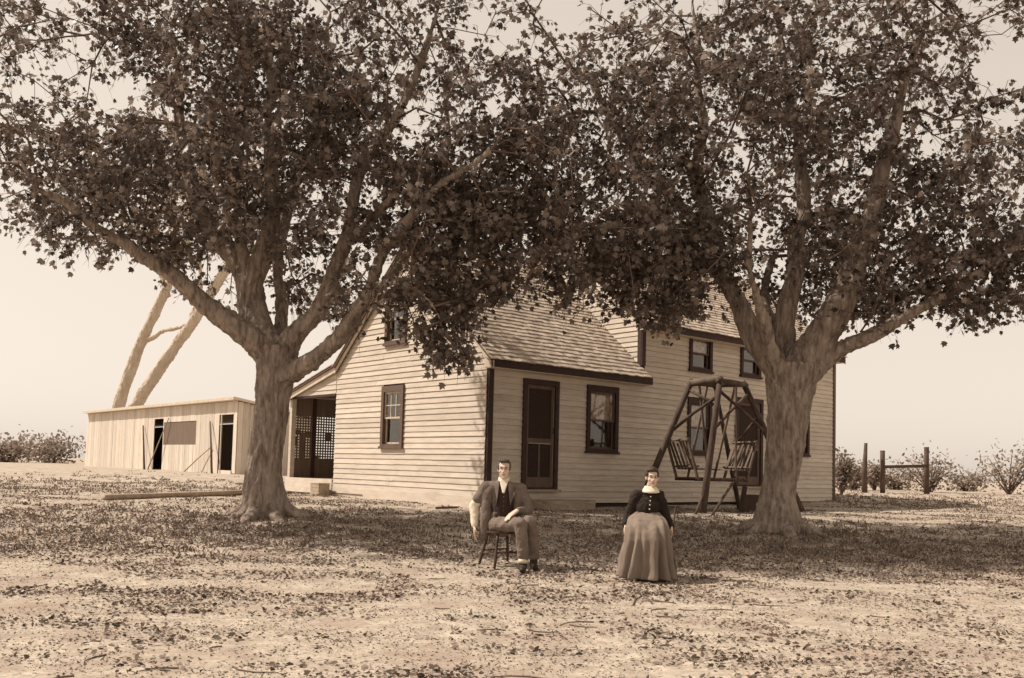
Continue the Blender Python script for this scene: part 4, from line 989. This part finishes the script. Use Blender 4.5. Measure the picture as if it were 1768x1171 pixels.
prof = [(-.128, .735, .125, .745, .135), (-.165, .715, .15, .70, .170), (-.25, .695, .17, .62, .215), (-.36, .665, .18, .54, .235), (-.46, .615, .18, .48, .245), (-.525, .54, .18, .42, .250), (-.555, .45, .18, .36, .258),
        (-.565, .34, .175, .28, .270), (-.575, .22, .17, .19, .288), (-.59, .10, .165, .10, .308), (-.605, .012, .16, .02, .328)]
ptsr = []
for i in range(len(prof) - 1):
    for t_ in np.linspace(0, 1, 4, endpoint=False): ptsr.append([a + (b - a) * t_ for a, b in zip(prof[i], prof[i + 1])])
ptsr.append(list(prof[-1]))
for i, (yf, zf, yb, zb, hw0) in enumerate(ptsr):
    f_ = i / (len(ptsr) - 1)
    for j in range(n_):
        t_ = 2 * math.pi * j / n_; cx, sx = math.cos(t_), math.sin(t_); hw = hw0
        k = .5 - .5 * sx                                  # 1 at the front, 0 at the back
        amp = .056 * max(0, f_ - .30) / .70 + .005
        wv = amp * (1.2 - 2 * abs(math.sin(6.5 * t_ + .7 + .5 * f_ + .9 * mnoise.noise(Vector((cx * 1.5, sx * 1.5, 4))))) ** 1.0 + .5 * math.sin(17 * t_ + 1.3) + .5 * mnoise.noise(Vector((cx * 3, sx * 3, f_ * 3))))
        wv += (.020 * mnoise.noise(Vector((cx * 2.4, sx * 2.4, f_ * 2.2 + 7))) + .010 * mnoise.noise(Vector((cx * 6, sx * 6, f_ * 9)))) * (.4 + f_)
        sq = (abs(cx) ** .8) * (1 if cx > 0 else -1)
        y_ = yb + (yf - yb) * k; z_ = zb + (zf - zb) * k
        lap = .012 * mnoise.noise(Vector((cx * 5, f_ * 16, 2))) * (k > .5) * max(0, 1 - f_ * 1.4) - .030 * math.exp(-(cx / .45) ** 2) * math.exp(-((f_ - .36) / .14) ** 2) * (k > .5)      # hollow between the knees
        lap += .022 * math.exp(-((abs(cx) - .5) / .2) ** 2) * math.exp(-((f_ - .36) / .10) ** 2) * (k > .5)     # knees
        if cx > 0: hw *= 1 - .16 * f_ * cx
        gz = float(terrain(WG[0] + (hw + wv) * sq, WG[1] + y_)) - WG[2]
        sk.v.append((.0 + .02 * (1 - f_) + (hw + wv) * sq, y_ - wv * max(0, -sx), max(z_ + lap, gz + .008)))
m_ = len(ptsr)
sk.f = [(k * n_ + j, k * n_ + (j + 1) % n_, (k + 1) * n_ + (j + 1) % n_, (k + 1) * n_ + j) for k in range(m_ - 1) for j in range(n_)]
so = sk.build('skirt', 'skirt', wo, True)
so.modifiers.new('t', 'SOLIDIFY').thickness = .006

# ------------------------------------------------------------------ fallen leaves and weeds
def scatter(n, fn, rng, xr, yr):
    out = []
    while len(out) < n:
        y_ = yr[0] + (yr[1] - yr[0]) * rng.random(20000) ** 1.25; x_ = rng.uniform(-1, 1, 20000) * (.60 * y_ + .6) + 0
        keep = rng.random(20000) < fn(x_, y_)
        out += list(zip(x_[keep], y_[keep]))
    return np.array(out[:n])
def fbm(x_, y_, s_, o_=0.): 
    return np.array([mnoise.noise(Vector((a * s_ + o_, b * s_ * 1.6, o_))) + .5 * mnoise.noise(Vector((a * s_ * 2.3, b * s_ * 4, o_ + 5))) for a, b in zip(x_, y_)])
def inside_house(x_, y_):
    dx, dy = x_ - HC[0], y_ - HC[1]; u = dx * UX[0] + dy * UX[1]; v_ = dx * VX[0] + dy * VX[1]
    return (u > -.02) & (u < 12.4) & (v_ > -.02) & (v_ < 8.2)
def dens(x_, y_):
    band = np.exp(-((y_ - 13.6) / 2.6) ** 2)                     # under the trees
    nz = fbm(x_, y_, .9) + .55 * fbm(x_, y_, .28, 21.)
    d = np.clip(.24 + .70 * band + 1.25 * nz, .0, 1) * np.clip(y_ / 11, .5, 1) 
    d = d * (1 - .62 / (1 + np.exp(-(x_ - 2.2) * 1.6)) * np.clip((11.6 - y_) / 2, 0, 1))     # swept bare patch towards the right front
    return np.where(inside_house(x_, y_), 0, d)
P_ = scatter(88000, dens, nr, None, (4.2, 26))
pos = np.column_stack([P_, terrain(P_[:, 0], P_[:, 1]) + .012])
dr = nr.normal(size=pos.shape); dr[:, 2] *= .25; dr /= np.linalg.norm(dr, axis=1, keepdims=True)
V, F = leaves(pos, nr.uniform(.022, .052, len(pos)) * nr.uniform(.65, 1.3, len(pos)), dr, LITTER, nr, .35)
lo_ = link('fallen_leaves', np_mesh('fallen_leaves', V, F, 'litter')); tag(lo_, 'dry dark leaves strewn over the bare yard under the trees', 'leaves', kind='stuff')
P_ = scatter(75000, lambda x_, y_: np.where(inside_house(x_, y_), 0, np.clip(.45 + .7 * fbm(x_, y_, 1.3, 8.), 0, 1)), nr, None, (4.2, 24))
pos = np.column_stack([P_, terrain(P_[:, 0], P_[:, 1]) + .004])
dr = nr.normal(size=pos.shape); dr[:, 2] *= .2; dr /= np.linalg.norm(dr, axis=1, keepdims=True)
V, F = leaves(pos, nr.uniform(.010, .030, len(pos)), dr, np.array([(-.1, 0), (.35, .5), (-.15, 1)]), nr, .3)
tag(link('leaf_crumbs', np_mesh('leaf_crumbs', V, F, 'litter')), 'small broken bits of leaf and bark scattered on the sandy yard', 'leaf bits', kind='stuff')
tw = MB()
for k in range(170):
    y_ = nr.uniform(5, 17); x_ = nr.uniform(-.55, .55) * y_; th = nr.uniform(0, 6.28); l_ = nr.uniform(.06, .35)
    if inside_house(np.array([x_]), np.array([y_]))[0]: continue
    pp = [(x_ + math.cos(th + .25 * j) * l_ * j / 3, y_ + math.sin(th + .25 * j) * l_ * j / 3) for j in range(4)]
    tw.tube([(a, b, float(terrain(a, b)) + .006) for a, b in pp], [.006, .005, .004, .003], 4, cap=False)
tag(tw.build('fallen_twigs', 'twig', None, kind='stuff'), 'thin dry twigs lying about on the yard', 'twigs')
def dens2(x_, y_):
    nz = fbm(x_, y_, .6, 3.)
    tr1 = np.exp(-((x_ - B1[0]) ** 2 + (y_ - B1[1] + .6) ** 2) / 4.5); tr2 = np.exp(-((x_ - B2[0]) ** 2 + (y_ - B2[1] + .4) ** 2) / 4.5)
    lft = np.exp(-((y_ - 24) / 5) ** 2) * (x_ < -4) * .5 + np.exp(-((y_ - 27) / 4) ** 2) * (x_ > 8.5) * .9
    return np.where(inside_house(x_, y_), 0, np.clip(.9 * np.maximum(tr1, tr2) + lft + .45 * np.exp(-((y_ - 14) / 2.4) ** 2) + nz * .5 - .12, 0, 1))
P_ = scatter(4600, dens2, nr, None, (11.6, 34)); rep = 6
P_ = np.repeat(P_, rep, 0) + nr.normal(size=(len(P_) * rep, 2)) * .05
pos = np.column_stack([P_, terrain(P_[:, 0], P_[:, 1]) - .004])
dr = nr.normal(size=pos.shape) * .6; dr[:, 2] = np.abs(dr[:, 2]) + .5; dr /= np.linalg.norm(dr, axis=1, keepdims=True)
V, F = leaves(pos, nr.uniform(.035, .085, len(pos)), dr, OVAL * np.array([.55, 1]), nr, .3)
wo_ = link('weeds', np_mesh('weeds', V, F, 'weeds')); tag(wo_, 'low dark weeds and grass tufts around the tree feet', 'weeds', kind='stuff')
